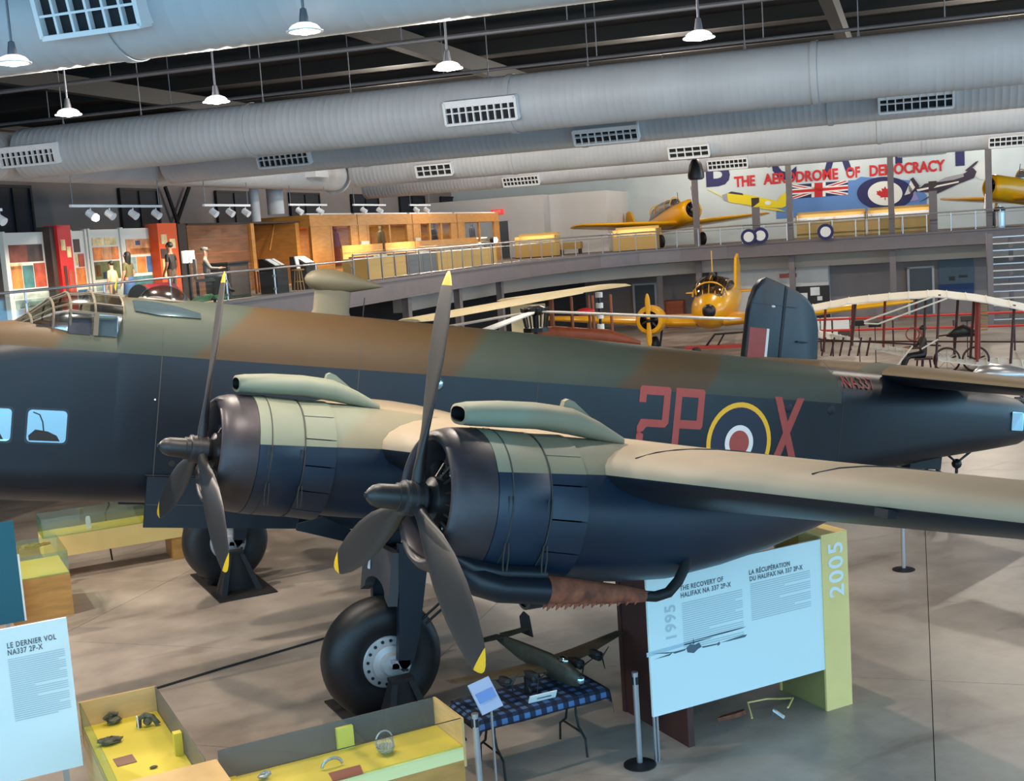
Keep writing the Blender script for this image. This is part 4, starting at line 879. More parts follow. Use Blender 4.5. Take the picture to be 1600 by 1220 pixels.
for k in range(2): mb.box((.01*k, -.0075-.012*k, .068-.02*k), (.22-.05*k, .002, .012), Matrix.Rotation(.5, 3, 'X'))
mb.build('sign_lines', M_text, t)
# -- model bomber on the table
M_mod = mat('model dark green', srgb(52, 52, 42), .5, noise=.3, scale=9); M_mod2 = mat('model brown', srgb(84, 70, 52), .5, noise=.2, scale=9); M_modb = mat('model black', srgb(30, 30, 32), .5)
P0 = PWZ(908, 1066, .95); P1 = PWZ(775, 986, 1.12); hd = math.atan2(P0.y-P1.y, P0.x-P1.x); L = (P0-P1).length
md = thing('model_bomber', 'dark scale model bomber with four engines on the plaid table', 'model aircraft', ((P0.x+P1.x)/2, (P0.y+P1.y)/2, .80), hd)
k = L/1.5
def mr(x, hw, zt, zb): return [Vector((x*k, hw*k*math.cos(2*pi*i/16), (zt+zb)/2*k+(zt-zb)/2*k*math.sin(2*pi*i/16))) for i in range(16)]
MB().rings([mr(.75, .01, .17, .14), mr(.70, .05, .23, .08), mr(.55, .07, .28, .05), mr(.2, .072, .30, .05), mr(-.3, .06, .29, .10), mr(-.65, .035, .28, .18), mr(-.75, .02, .26, .2)]).build('model_fuselage', M_mod, md, True)
MB().ball((.47*k, 0, .29*k), .05*k, 10, 8, (1.6, .8, .8)).build('model_canopy', M_pglass, md, True); MB().ball((.74*k, 0, .16*k), .045*k, 10, 8).build('model_nose', M_mirror, md, True)
for s in (1, -1):
    def msec(y, xl, c, z, th): return [Vector(((xl-x*c)*k, s*y*k, (z+c*(yc+yt*th))*k)) for (x, yc, yt) in AF]
    MB().rings([msec(.04, .28, .36, .13, .16), msec(.5, .22, .28, .16, .15), msec(1.05, .1, .13, .22, .12)]).build('model_wing', M_mod2, md, True)
    MB().rings([msec(.02, -.55, .18, .27, .12), msec(.32, -.58, .13, .27, .12)]).build('model_tailplane', M_mod, md, True)
    MB().prism([(-.53, .2), (-.74, .2), (-.76, .38), (-.68, .45), (-.58, .42)], (0, s*.32*k-.008, 0), (k, 0, 0), (0, 0, k), (0, .016, 0)).build('model_fin', M_modb, md)
    for y, xx in ((.27, .40), (.55, .34)):
        n_ = MB().lathe((xx*k, s*y*k, .15*k), ((xx-.3)*k, s*y*k, .15*k), [(0, .02), (.02, .05*k), (.12*k, .052*k), (.3*k, .01)], 14).build('model_nacelle', M_modb, md, True)
        for q in range(3):
            a_ = q*2*pi/3+y*9; MB().tube([((xx+.02)*k, s*y*k, .15*k), ((xx+.02)*k, s*y*k+.13*k*math.cos(a_), .15*k+.13*k*math.sin(a_))], [.011, .005], 5).build('model_propeller_blade', M_modb, n_)
    MB().lathe((.22*k, s*.27*k-.02, -.02*k), (.22*k, s*.27*k+.02, -.02*k), [(0, .055), (.01, .065), (.03, .065), (.04, .055)], 16).bb(.20*k, .24*k, s*.27*k-.03, s*.27*k+.03, -.02*k, .13*k).build('model_wheel', M_modb, md, True)
MB().cyl((-.15*k, 0, -.055), (-.15*k, 0, .1*k), .02, n=10).build('model_support', M_steel, md)
# -- left middle: teal panel, small wooden case, long yellow case
t = thing('teal_panel', 'teal blue panel at the left edge under the bomber nose', 'info panel', (3.5, -3.3, 0)); MB().bb(-1.05, 1.0, -.03, 0, .12, 1.75).build('panel_board', M_teal, t); MB().bb(-1.08, -1.05, -.04, .0, .12, 1.2).build('panel_edge', M_wcard, t)
for x in (-.8, .8): MB().bb(x-.03, x+.03, -.06, -.03, 0, 1.7).build('panel_leg', M_steel, t)
t = thing('display_case', 'honey wood case with glass top behind the teal panel', 'display case', (2.05, -4.25, 0), 0, 'floor display cases')
MB().bb(-.38, .55, -.7, .68, 0, .70).build('plinth', M_wood2, t); MB().bb(-.37, .54, -.69, .67, .70, .72).build('deck', M_ydeck, t)
for (a, b, c, d) in ((-.38, .55, .67, .68), (-.38, .55, -.7, -.69), (-.38, -.37, -.7, .68), (.54, .55, -.7, .68)): pane(t, a, b, c, d, .7, 1.08)
MB().bb(-.40, .57, -.72, .70, 1.08, 1.10).build('lid_frame', M_wood, t) if False else None
a = PWZ(48, 858, .722); lump('metal_fragment', 'rusty wreck fragment inside the honey wood case', a, .12, (1.6, .8, .5), M_corr, seed=21)
a = PWZ(70, 852, .722); lump('metal_fragment', 'small rusty tube inside the honey wood case', a, .08, (1.4, .6, .4), M_rust, seed=22)
t = thing('display_case', 'long pale yellow case on legs under the bomber nose', 'display case', (.35, -6.4, 0), 0, 'floor display cases')
MB().bb(-1.05, 1.45, -.4, .3, .42, .80).build('case_body', M_ypale, t); MB().bb(-1.04, 1.44, -.39, .29, .80, .81).build('deck', M_ydeck, t)
for x in (-.95, 1.3): MB().bb(x-.1, x+.12, -.38, .28, 0, .42).build('case_leg', M_wood2, t)
for (a, b, c, d) in ((-1.05, 1.45, .29, .3), (-1.05, 1.45, -.4, -.39), (-1.05, -1.04, -.4, .3), (1.44, 1.45, -.4, .3)): pane(t, a, b, c, d, .8, 1.15)
tag(MB().bb(-.04, .04, -.03, .03, 0, .2).bb(-.03, .03, -.02, .035, .2, .23).build('white_block', M_wcard, None, loc=(PWZ(123, 806, .82).x, -6.35, .812)), 'small white block standing in the long pale yellow case', 'artefact')
a = PWZ(178, 876, 0); tag(MB().tube([(.0, .0, 1.3), (-.02, .02, 1.1), (.06, .0, .95), (.05, 0, .4), (.03, .02, .02)], .018, 6).build('hanging_cable', M_black, None, True, loc=(a.x, a.y, 0)), 'black cable hanging from the bomber belly in front of the pale yellow case', 'cable')
a = PWZ(240, 1078, 0); b = PWZ(505, 999, 0); tag(MB().tube([(a.x, a.y, .012), ((a.x*.6+b.x*.4), a.y*.6+b.y*.4-.02, .012), (b.x, b.y, .012), (b.x-1.0, b.y-.1, .012)], .018, 6).build('floor_cable', M_black, None, True), 'black cable running across the floor behind the near wheel', 'cable')
# ================================================================== the gallery on the left
def hall(name, label, cat, v, u, z, group=None): return thing(name, label, cat, W(u, v, z), RB, group)
def fl_z(u, v): return ZM
# -- railings
gr = hall('glass_railing', 'steel and glass railing along the near left gallery edge', 'railing', 4, 8.35, ZM)
ps = [1.35*i for i in range(15)]; H = .83
pm = MB().cyl((0, 0, 0), (0, 0, H), .025, n=10).mesh('rail_post', M_steel, True); cm = MB().cyl((0, -.03, 0), (0, .05, 0), .035, n=10).mesh('glass_clamp', M_steel, True)
MB().tube([(-4, 0, H), (ps[-1], 0, H)], .032, 10).build('top_rail', M_steel, gr, True)
for i, x in enumerate(ps[::1]):
    if i % 2 == 0:
        o = link('rail_post', pm, gr); o.location = (x, 0, 0)
        for z in (.22, .6): o = link('glass_clamp', cm, gr); o.location = (x, 0, z)
for i in range(-1, 7): MB().bb(2.7*i+.06, 2.7*i+2.64, -.006, .006, .06, H-.08).build('glass_panel', M_glass, gr)
def path_pts(ed, step, off):
    P = along(ed, off); out = []; d = 0; nxt = 0
    for a, b in zip(P, P[1:]):
        a = Vector(a); b = Vector(b); L = (b-a).length
        while nxt <= d+L: out.append(a+(b-a)*((nxt-d)/L)); nxt += step
        d += L
    return out
pk = thing('gallery_railing', 'long steel railing of slim posts along the curved gallery edge', 'railing', (0, 0, ZM), RB)
ed2 = [(22.9, 8.2)]+edge[1:-1]+[(52, -15.5)]; pts = path_pts(ed2, 1.17, .12); H2 = 1.02
pm2 = MB().bb(-.025, .025, -.025, .025, -.25, H2).mesh('rail_post', M_steel)
for p in pts: o = link('rail_post', pm2, pk); o.location = (p.x, p.y, 0)
MB().tube([(p.x, p.y, H2) for p in pts], .035, 8).build('top_rail', M_steel, pk, True); MB().tube([(p.x, p.y, H2-.16) for p in pts], .014, 6).build('middle_rail', M_steel, pk, True)
MB().tube([(p.x, p.y, .12) for p in pts], .014, 6).build('bottom_rail', M_steel, pk, True)
# -- picture panels
M_pw = mat('white panel frame', srgb(205, 204, 198), .5); M_rp = mat('red pillar', srgb(196, 34, 32), .5); M_op = mat('orange pillar', srgb(214, 84, 34), .5); M_bp = mat('dark brown pillar', srgb(58, 46, 40), .6)
PIC = [srgb(*c) for c in ((120, 60, 44), (196, 140, 96), (62, 108, 112), (170, 176, 170), (70, 50, 48), (208, 120, 60), (92, 100, 60), (50, 90, 140), (214, 190, 140), (130, 150, 150), (160, 70, 50), (60, 70, 50))]
PM = [mat('print %d' % i, c, .5, noise=.45, scale=3.5) for i, c in enumerate(PIC)]
def pic_panel(label, px0, px1, py, u, tiles):
    a = PU(px0, py, u); b = PU(px1, py, u); wd = b.y-a.y; t = hall('picture_panel', label, 'info panel', a.y, u, ZM, 'picture panels on the gallery'); hgt = a.z-ZM
    MB().bb(0, wd, 0, .08, 0, hgt).build('panel_board', M_pw, t)
    for e in (0, wd): MB().bb(e-.04, e+.04, -.05, .1, 0, hgt+.03).build('panel_edge', M_pw, t)
    for (x0, x1, z0, z1, k) in tiles: MB().bb(x0*wd, x1*wd, -.012, 0, z0*hgt, z1*hgt).build('picture', PM[k], t)
pic_panel('white picture panel at the far left, with portraits above an island view', 3, 72, 364, 12.2, [(.1, .5, .66, .86, 0), (.5, .86, .66, .86, 4), (.1, .34, .36, .62, 5), (.36, .60, .36, .62, 2), (.62, .88, .36, .64, 10), (.1, .34, .58, .65, 8), (.1, .9, .24, .33, 3), (.12, .9, .02, .23, 9), (.2, .8, .13, .2, 11), (.15, .6, .06, .12, 10)])
pic_panel('narrow white picture panel just right of the red pillar', 108, 131, 361, 12.2, [(.05, .6, .74, .9, 4), (.05, .35, .58, .72, 8), (.4, .8, .56, .72, 10), (.1, .8, .34, .55, 5), (.1, .8, .1, .28, 7)])
pic_panel('white picture panel with orange portraits, middle of the row', 136, 186, 359, 12.2, [(.1, .45, .80, .9, 8), (.5, .85, .80, .9, 8), (.1, .4, .62, .78, 5), (.42, .66, .62, .78, 1), (.68, .9, .62, .78, 5), (.1, .9, .38, .60, 6), (.34, .7, .39, .47, 7), (.12, .28, .42, .56, 10), (.1, .85, .24, .34, 9), (.2, .6, .1, .2, 8)])
pic_panel('white picture panel with a table scene, next to the orange pillar', 188, 243, 357, 12.2, [(.1, .9, .66, .86, 1), (.36, .5, .78, .84, 7), (.2, .85, .67, .74, 5), (.1, .34, .42, .63, 9), (.36, .62, .42, .63, 5), (.64, .9, .42, .63, 7), (.1, .9, .26, .38, 2)])
def pillar(name, label, px0, px1, py, u, m, cards):
    a = PU(px0, py, u); b = PU(px1, py, u); wd = b.y-a.y; hgt = a.z-ZM; t = hall(name, label, 'display pillar', a.y, u, ZM)
    MB().bb(0, wd, -.02, .4, 0, hgt).build('pillar_body', m, t); MB().bb(-.03, wd+.03, -.05, .43, 0, .1).build('pillar_foot', M_bp, t)
    for (x0, x1, z0, z1, mm) in cards: MB().bb(x0*wd, x1*wd, -.035, -.02, z0*hgt, z1*hgt).build('pillar_card', mm, t)
pillar('display_pillar', 'dark brown pillar left of the red one', 75, 86, 354, 12.0, M_bp, [])
pillar('display_pillar', 'bright red pillar with two cream cards', 87, 108, 352, 11.9, M_rp, [(.15, .48, .72, .84, PM[8]), (.55, .85, .64, .76, PM[8]), (.2, .4, .2, .55, PM[4]), (.5, .9, .15, .5, PM[10]), (.15, .45, .05, .12, PM[3])])
pillar('display_pillar', 'orange pillar with cream cards behind the man in black', 244, 274, 349, 11.9, M_op, [(.12, .42, .74, .86, PM[8]), (.55, .85, .68, .8, PM[8]), (.05, .4, .56, .68, PM[4]), (.1, .35, .3, .55, PM[8])])
pillar('display_pillar', 'dark slender post between the orange pillar and the plywood wall', 276, 289, 350, 12.3, M_bp, [])
# -- plywood hut
M_ply = mat('brown plywood', srgb(122, 76, 44), .5, noise=.3, scale=1.2, stretch=(1, 1, 9)); M_ply2 = mat('orange varnished wood', srgb(168, 92, 38), .45, noise=.2, scale=1.5, stretch=(1, 1, 6)); M_wood3 = mat('amber wood', srgb(196, 134, 62), .45, noise=.15, scale=2, stretch=(1, 1, 5))
a = PU(291, 352, 13); b = PU(388, 346, 13); c = PU(466, 343, 13); v0 = a.y; w1 = b.y-a.y; w2 = c.y-a.y; hh = a.z-ZM
t = hall('plywood_hut', 'brown plywood hut with an open bunk room on its right side', 'exhibit hut', v0, 13, ZM)
MB().bb(0, w1, 0, .08, 0, hh).build('plywood_wall', M_ply, t)
for k in range(1, 5): MB().bb(0, w1, -.006, 0, hh*k/5-.01, hh*k/5+.01).build('batten', M_ply2, t)
MB().bb(w1-.05, w1+.18, -.1, .12, 0, hh+.02).build('corner_post', M_wood3, t)
MB().bb(w1+.15, w2, 2.2, 2.3, 0, hh).build('room_back', M_ply2, t); MB().bb(w2-.3, w2, 0, 2.3, 0, hh).build('room_side', M_wood3, t); MB().bb(0, w2, -.05, 2.3, hh, hh+.06).build('hut_roof', M_bp, t)
MB().bb(w1+.15, w2, -.2, 2.3, 0, .06).build('room_floor', M_wood3, t)
MB().bb(w2-1.3, w2-1.2, 2.1, 2.2, 0, 1.75).bb(w2-.55, w2-.45, 2.1, 2.2, 0, 1.75).bb(w2-1.3, w2-.45, 2.1, 2.2, 1.68, 1.78).build('door_trim', M_wood3, t)
MB().box((w2-.75, .8, hh-.45), (.07, .07, 1.2), Matrix.Rotation(.5, 3, 'Y')).build('roof_brace', M_wood3, t)
xs_ = PU(415, 372, 15); zz = PU(415, 372, 15).z
sh = hall('hanging_shirt', 'pale blue shirt hanging in the bunk room', 'shirt', xs_.y-.5, 15.0, ZM+.9)
MB().prism([(.1, 0), (.75, 0), (.8, .75), (.95, .3), (1.08, .35), (.85, 1.0), (.55, 1.08), (.35, 1.08), (.05, .98), (-.12, .35), (0, .3), (.08, .75)], (0, 0, 0), (1, 0, 0), (0, 0, 1), (0, .08, 0)).build('shirt_body', mat('pale blue cloth', srgb(160, 176, 192), .8, noise=.2, scale=8), sh); MB().bb(.42, .46, -.01, 0, .05, 1.0).build('button_strip', mat('blue cloth', srgb(90, 112, 140), .8), sh); MB().tube([(.25, .04, 1.1), (.45, .04, 1.25), (.65, .04, 1.1)], .015, 5).build('hanger', M_steel, sh)
xs2 = PU(440, 370, 15)
sh = hall('hanging_trousers', 'beige trousers hanging beside the pale blue shirt', 'trousers', xs2.y-.1, 15.0, ZM+.55); MB().prism([(0, 0), (.2, 0), (.28, .8), (.36, 0), (.56, 0), (.5, 1.5), (.1, 1.5)], (0, 0, 0), (1, 0, 0), (0, 0, 1), (0, .07, 0)).build('trouser_legs', mat('beige cloth', srgb(176, 156, 128), .8), sh); MB().bb(.08, .52, -.01, .08, 1.46, 1.56).build('waistband', mat('tan cloth', srgb(140, 118, 92), .8), sh)
# -- tall showcases
M_sg = glass_mat('showcase glass', (.9, .93, .95, 1), .9)
M_coat = mat('rust brown greatcoat', srgb(120, 44, 30), .8); M_kh = mat('grey green tunic', srgb(92, 92, 78), .8); M_navy = mat('navy tunic', srgb(54, 60, 78), .8); M_cream = mat('cream poster', srgb(206, 206, 186), .6)
def dummy(parent, x, y, m, h=1.75, seed=0):       # clothed shop dummy: coat body, shoulders, head
    R = []
    for (z, a, b) in ((.1, .22, .18), (.6, .24, .18), (1.0, .20, .15), (1.25, .24, .16), (1.42, .22, .13), (1.5, .07, .07), (1.56, .07, .08), (1.66, .09, .1), (1.74, .06, .07)): R.append([Vector((x+a*math.cos(2*pi*i/12), y+b*math.sin(2*pi*i/12), z*h/1.75)) for i in range(12)])
    o = MB().rings(R).build('uniform_dummy', m, parent, True)
    for s in (-1, 1): MB().tube([(x+s*.22, y, 1.38*h/1.75), (x+s*.30, y, 1.1*h/1.75), (x+s*.27, y-.1, .82*h/1.75)], [.07, .06, .05], 8).build('uniform_sleeve', m, o, True)
def showcase(label, px0, px1, u, dep, panes, goods, poster=None):
    a = PU(px0, 332, u); b = PU(px1, 332, u); wd = b.y-a.y; hgt = 7.0-ZM; t = hall('tall_showcase', label, 'showcase', a.y, u, ZM, 'tall wooden showcases')
    MB().bb(0, wd, -.02, dep, hgt-.45, hgt).build('cornice', M_wood3, t); MB().bb(0, wd, -.02, dep, 0, .45).build('plinth', M_wood3, t); MB().bb(0, wd, dep-.06, dep, .45, hgt-.45).build('back_panel', M_wood2, t)
    MB().bb(-.02, wd+.02, -.05, dep, hgt-.47, hgt-.43).build('cornice_bead', M_wood2, t)
    for (x0, x1, kind) in panes:
        if kind == 'w': MB().bb(x0*wd, x1*wd, -.02, .06, .45, hgt-.45).build('wood_panel', M_wood3, t)
        else: MB().bb(x0*wd+.03, x1*wd-.03, .01, .025, .45, hgt-.45).build('glass_pane', M_sg, t)
    for x in sorted(set([p[0] for p in panes]+[p[1] for p in panes])): MB().bb(max(0, x*wd-.08), min(wd, x*wd+.08), -.03, .1, .45, hgt-.45).build('stile', M_wood3, t)
    for (x, y, m) in goods: 
        g_ = hall('uniform_figure', 'x', 'mannequin', a.y+x*wd, u+y, ZM+.45); dummy(g_, 0, 0, m); yield_.append((g_, label, m))
    if poster: MB().bb(poster[0]*wd, poster[1]*wd, -.05, -.03, .55, 1.5).build('poster', M_cream, t); MB().bb((poster[0]*.6+poster[1]*.4)*wd, (poster[0]*.4+poster[1]*.6)*wd, -.055, -.05, .7, 1.3).build('poster_figure', M_kh, t)
    MB().bb(.1, wd-.1, .15, .3, hgt-.01, hgt+.06).build('light_strip', M_vent, t)
    ld = bpy.data.lights.new('case_light', 'AREA'); ld.shape = 'RECTANGLE'; ld.size = max(.5, wd-.4); ld.size_y = .3; ld.energy = SPOT_W*.35; ld.color = (1, .82, .6); lo = bpy.data.objects.new('case_light', ld); C.objects.link(lo); lo.parent = t; lo.location = (wd/2, dep*.4, hgt-.5)
yield_ = []
showcase('tall wooden showcase with the rust brown coat, nearest in the row', 482, 556, 12.6, 2.2, [(0, .42, 'w'), (.42, .85, 'g'), (.85, 1, 'w')], [(.64, .3, M_coat)])
showcase('tall wooden showcase with a cream poster on its corner, second in the row', 557, 642, 12.6, 2.2, [(0, .16, 'w'), (.16, .55, 'g'), (.55, .9, 'g'), (.9, 1, 'w')], [(.3, .9, M_wood2), (.7, .8, M_kh)], (.02, .16))
showcase('tall wooden showcase with three narrow panes, third in the row', 643, 712, 12.6, 2.2, [(0, .14, 'w'), (.14, .36, 'g'), (.36, .62, 'g'), (.62, .86, 'g'), (.86, 1, 'w')], [(.25, .7, M_cream), (.75, .7, M_navy)], (.02, .13))
showcase('tall wooden showcase at the far end of the row beside the exit sign', 713, 778, 12.6, 2.2, [(0, .14, 'w'), (.14, .5, 'g'), (.5, .88, 'g'), (.88, 1, 'w')], [(.3, .7, M_kh), (.7, .9, M_navy)])
seen = {}
for (o, lab, m) in yield_:
    nm = {'rust brown greatcoat': 'rust brown coat', 'honey wood': 'honey coloured outfit', 'grey green tunic': 'grey green tunic', 'cream poster': 'cream outfit', 'navy tunic': 'navy tunic'}[m.name]
    o['label'] = 'dummy in a %s inside the %s showcase' % (nm, 'nearest' if 'nearest' in lab else 'second' if 'second' in lab else 'third' if 'third' in lab else 'farthest')
# -- counters with glass tops along the railing
M_glow = mat('lit card', srgb(255, 214, 150), .5)
def counter(label, px0, px1, u, dep, m, h=1.0, lit=True, group='glass topped counters'):
    a = PU(px0, 430, u); b = PU(px1, 430, u); wd = b.y-a.y; t = hall('glass_counter', label, 'display counter', a.y, u, ZM, group)
    n = max(2, int(wd/1.1)); 
    for i in range(n): MB().bb(wd*i/n+.01, wd*(i+1)/n-.01, 0, dep, .05, h*.82).build('counter_front', m, t)
    MB().bb(0, wd, .05, dep-.02, 0, .05).build('counter_foot', M_bp, t); MB().bb(.02, wd-.02, .03, dep-.03, h*.82, h*.86).build('counter_bed', M_cream, t)
    for i in range(n):
        MB().bb(wd*i/n+.15, wd*(i+1)/n-.25, .15, dep-.2, h*.86, h*.92).build('exhibit_tray', PM[(i*3) % 12], t)
    MB().bb(0, wd, 0, .01, h*.86, h+.1).build('glass_pane', M_sg, t); MB().bb(0, wd, 0, dep, h+.1, h+.11).build('glass_pane', M_sg, t); MB().bb(0, wd, dep-.05, dep, h*.82, h+.35).build('counter_back', M_wood3, t)
    if lit:
        ld = bpy.data.lights.new('counter_light', 'AREA'); ld.shape = 'RECTANGLE'; ld.size = wd-.2; ld.size_y = .1; ld.energy = SPOT_W*.1; ld.color = (1, .8, .55); lo = bpy.data.objects.new('counter_light', ld); C.objects.link(lo); lo.parent = t; lo.location = (wd/2, dep-.15, h+.09); lo.rotation_euler = (-.35, 0, 0)
M_tan = mat('tan laminate', srgb(190, 156, 92), .5); M_slate = mat('slate laminate', srgb(92, 100, 104), .5)
counter('tan glass topped counter left of the slate one', 575, 636, 9.6, 1.0, M_tan); counter('slate grey glass topped counter behind the railing', 640, 684, 9.6, 1.0, M_slate); counter('long tan counter with lit glass top beyond the slate one', 686, 778, 9.6, 1.0, M_tan)
# -- things near the railing
t = hall('black_box', 'tall black box beside the wooden corner post', 'exhibit box', PU(357, 430, 9.6).y, 9.6, ZM); MB().bb(0, 1.2, 0, .8, 0, 1.05).build('box_body', M_black, t); MB().bb(-.03, 1.23, -.03, .83, 1.05, 1.09).build('box_top', M_black, t); MB().bb(.1, 1.1, -.01, 0, .1, .95).build('box_door', M_bp, t)
for k, px in enumerate((432, 480)):
    t = hall('reading_lectern', ('left' if k == 0 else 'right')+' of two black lecterns with white sheets before the showcases', 'lectern', PU(px, 430, 9.4).y, 9.4, ZM, 'black lecterns')
    MB().prism([(0, 0), (0, .8), (.45, 1.1), (.6, 1.1), (.6, 0)], (0, 0, 0), (0, 1, 0), (0, 0, 1), (.75, 0, 0)).build('lectern_body', M_black, t)
    mb = MB(); mb.box((.22, .22, .98), (.3, .4, .02), Matrix.Rotation(.55, 3, 'X')); mb.build('white_sheet', M_wcard, t); mb = MB(); mb.box((.55, .22, .98), (.22, .4, .02), Matrix.Rotation(.55, 3, 'X')); mb.build('white_sheet', M_wcard, t)
t = hall('wooden_stool', 'wooden stool with a white card standing on it between the lecterns', 'stool', PU(466, 430, 9.3).y, 9.3, ZM)
MB().cyl((0, 0, .66), (0, 0, .7), .2, n=16).build('stool_seat', M_wood2, t)
for k in range(4): a = pi/4+k*pi/2; MB().tube([(.1*math.cos(a), .1*math.sin(a), .66), (.17*math.cos(a), .17*math.sin(a), 0)], .02, 6).build('stool_leg', M_wood2, t)
MB().tube([(.14*math.cos(a), .14*math.sin(a), .3) for a in [2*pi*i/12 for i in range(13)]], .012, 5).build('stool_ring', M_wood2, t)
tag(MB().box((0, 0, .2), (.22, .03, .4), Matrix.Rotation(-.15, 3, 'X')).build('white_card', M_wcard, None, loc=W(9.3, PU(466, 430, 9.3).y, ZM+.71), rz=RB), 'upright white card standing on the wooden stool', 'card')
t = hall('small_table', 'small wooden table with a pale top inside the bunk room', 'table', PU(415, 440, 10.5).y, 10.8, ZM); MB().bb(-.6, .6, -.3, .3, .72, .76).build('table_top', mat('pale top', srgb(206, 178, 140), .5), t)
for x in (-.52, .52):
    for y in (-.24, .24): MB().bb(x-.03, x+.03, y-.03, y+.03, 0, .72).build('table_leg', M_ply2, t)
t = hall('green_sheet', 'crumpled pale green plastic sheet below the seated mannequin', 'plastic sheet', PU(330, 455, 8.75).y, 8.75, ZM)
rg_ = random.Random(3); nx_ = 8; vs = [(-.8+1.6*i/nx_, -.3+.6*j/4, .1+.25*rg_.random()*(1-abs(i-4)/5)) for i in range(nx_+1) for j in range(5)]; MB().add(vs, [(i*5+j, i*5+j+1, i*5+j+6, i*5+j+5) for i in range(nx_) for j in range(4)]).build('sheet', mat('pale green plastic', srgb(120, 190, 130), .35), t)
# -- track lights
def track(label, px0, px1, py0, py1, u, heads, lit=()):
    a = PU(px0, py0, u); b = PU(px1, py1, u); zc = (a.z+b.z)/2; t = hall('track_light', label, 'track light', a.y, u, zc, 'gallery track lights'); wd = b.y-a.y
    MB().bb(0, wd, -.03, .03, 0, .06).build('track_rail', M_vent, t)
    for x in (.1, wd-.1): MB().cyl((x, 0, .06), (x, 0, max(.3, 7.74-zc)), .012, n=5).build('track_rod', M_rod, t)
    for i, f in enumerate(heads):
        x = f*wd; mb = MB(); mb.cyl((x, 0, -.02), (x, 0, -.12), .015, n=6); mb.build('spot_stem', M_vent, t)
        MB().lathe((x, .10, -.10), (x, -.1, -.24), [(0, .05), (.02, .085), (.2, .095), (.24, .10)], 14, (True, True)).build('spot_head', M_vent, t, True)
        ld = bpy.data.lights.new('spot', 'SPOT'); ld.energy = SPOT_W*2.2; ld.color = (1, .84, .62); ld.spot_size = math.radians(95); ld.spot_blend = .6; ld.shadow_soft_size = .08; lo = bpy.data.objects.new('spot', ld); C.objects.link(lo); lo.parent = t; lo.location = (x, .0, -.34); d = Vector((0, .75, -1)); lo.rotation_euler = d.to_track_quat('-Z', 'Y').to_euler()
        if i in lit: MB().ball((x, -.12, -.25), .09, 12, 8).build('glowing_lens', M_bulb, t, True)
track('white track with a glowing spot above the picture panels', 110, 252, 326, 322, 9.0, (.2, .4, .66, .93), (0,)); track('white track with three spots above the plywood wall', 318, 390, 325, 320, 9.0, (.2, .55, .9)); track('white track above the nearest tall showcase', 452, 510, 323, 320, 9.4, (.25, .8)); track('white track at the far left edge', -70, 2, 332, 328, 9.0, (.5, .95))
track('white track above the second tall showcase', 552, 602, 322, 321, 9.6, (.3, .8)); track('white track above the farthest showcases', 640, 672, 322, 321, 9.6, (.3, .8))
# exit sign, glowing floor spot and lit niche on the white gallery wall
a = PV(777, 331, 56.7); t = thing('exit_sign', 'red lit exit sign above the grey gallery door', 'exit sign', W(a.x, 56.7, a.z), RF); MB().bb(-.4, .4, -.05, .03, -.15, .15).build('sign_box', mat('red sign', srgb(210, 50, 50), .5, emit=(1, .08, .06, 1), estr=.6), t)
frame_obj('sign_letters', text_mesh('sign_letters', 'EXIT', .22, M_wcard, .0, 1.1, .004, 'CENTER'), t, (0, -.056, -.08), (1, 0, 0), (0, 0, 1))
a = PU(775, 375, 9.2); t = hall('floor_spot', 'dazzling small spotlight at the end of the long tan counter', 'spotlight', a.y, 9.25, a.z); MB().ball((0, 0, 0), .13, 12, 8).build('glowing_lens', M_bulb, t, True); MB().lathe((0, .25, 0), (0, .02, 0), [(0, .05), (.05, .13), (.2, .15), (.23, .15)], 14).build('spot_housing', M_black, t, True); MB().cyl((0, .15, -(a.z-ZM)), (0, .15, -.1), .02, n=8).build('spot_pole', M_black, t)
a = PV(810, 341, 57.9); b = PV(844, 369, 57.9); t = thing('lit_niche', 'olive niche with two downlights on the white gallery wall', 'wall niche', W(a.x, 57.9, b.z), RF); wd = a.x-b.x; hg = a.z-b.z
mo = mat('olive niche', srgb(150, 154, 70), .6); MB().bb(0, wd, .0, .06, 0, hg).build('niche_back', mo, t); MB().bb(0, wd, -.4, .06, hg, hg+.08).build('niche_top', mo, t)
for x in (.3, .7):
    MB().cyl((x*wd, -.2, hg-.06), (x*wd, -.2, hg), .06, n=10).build('downlight', M_vent, t); ld = bpy.data.lights.new('downlight', 'SPOT'); ld.energy = 25; ld.color = (1, .95, .6); ld.spot_size = 1.2; lo = bpy.data.objects.new('downlight', ld); C.objects.link(lo); lo.parent = t; lo.location = (x*wd, -.22, hg-.08)
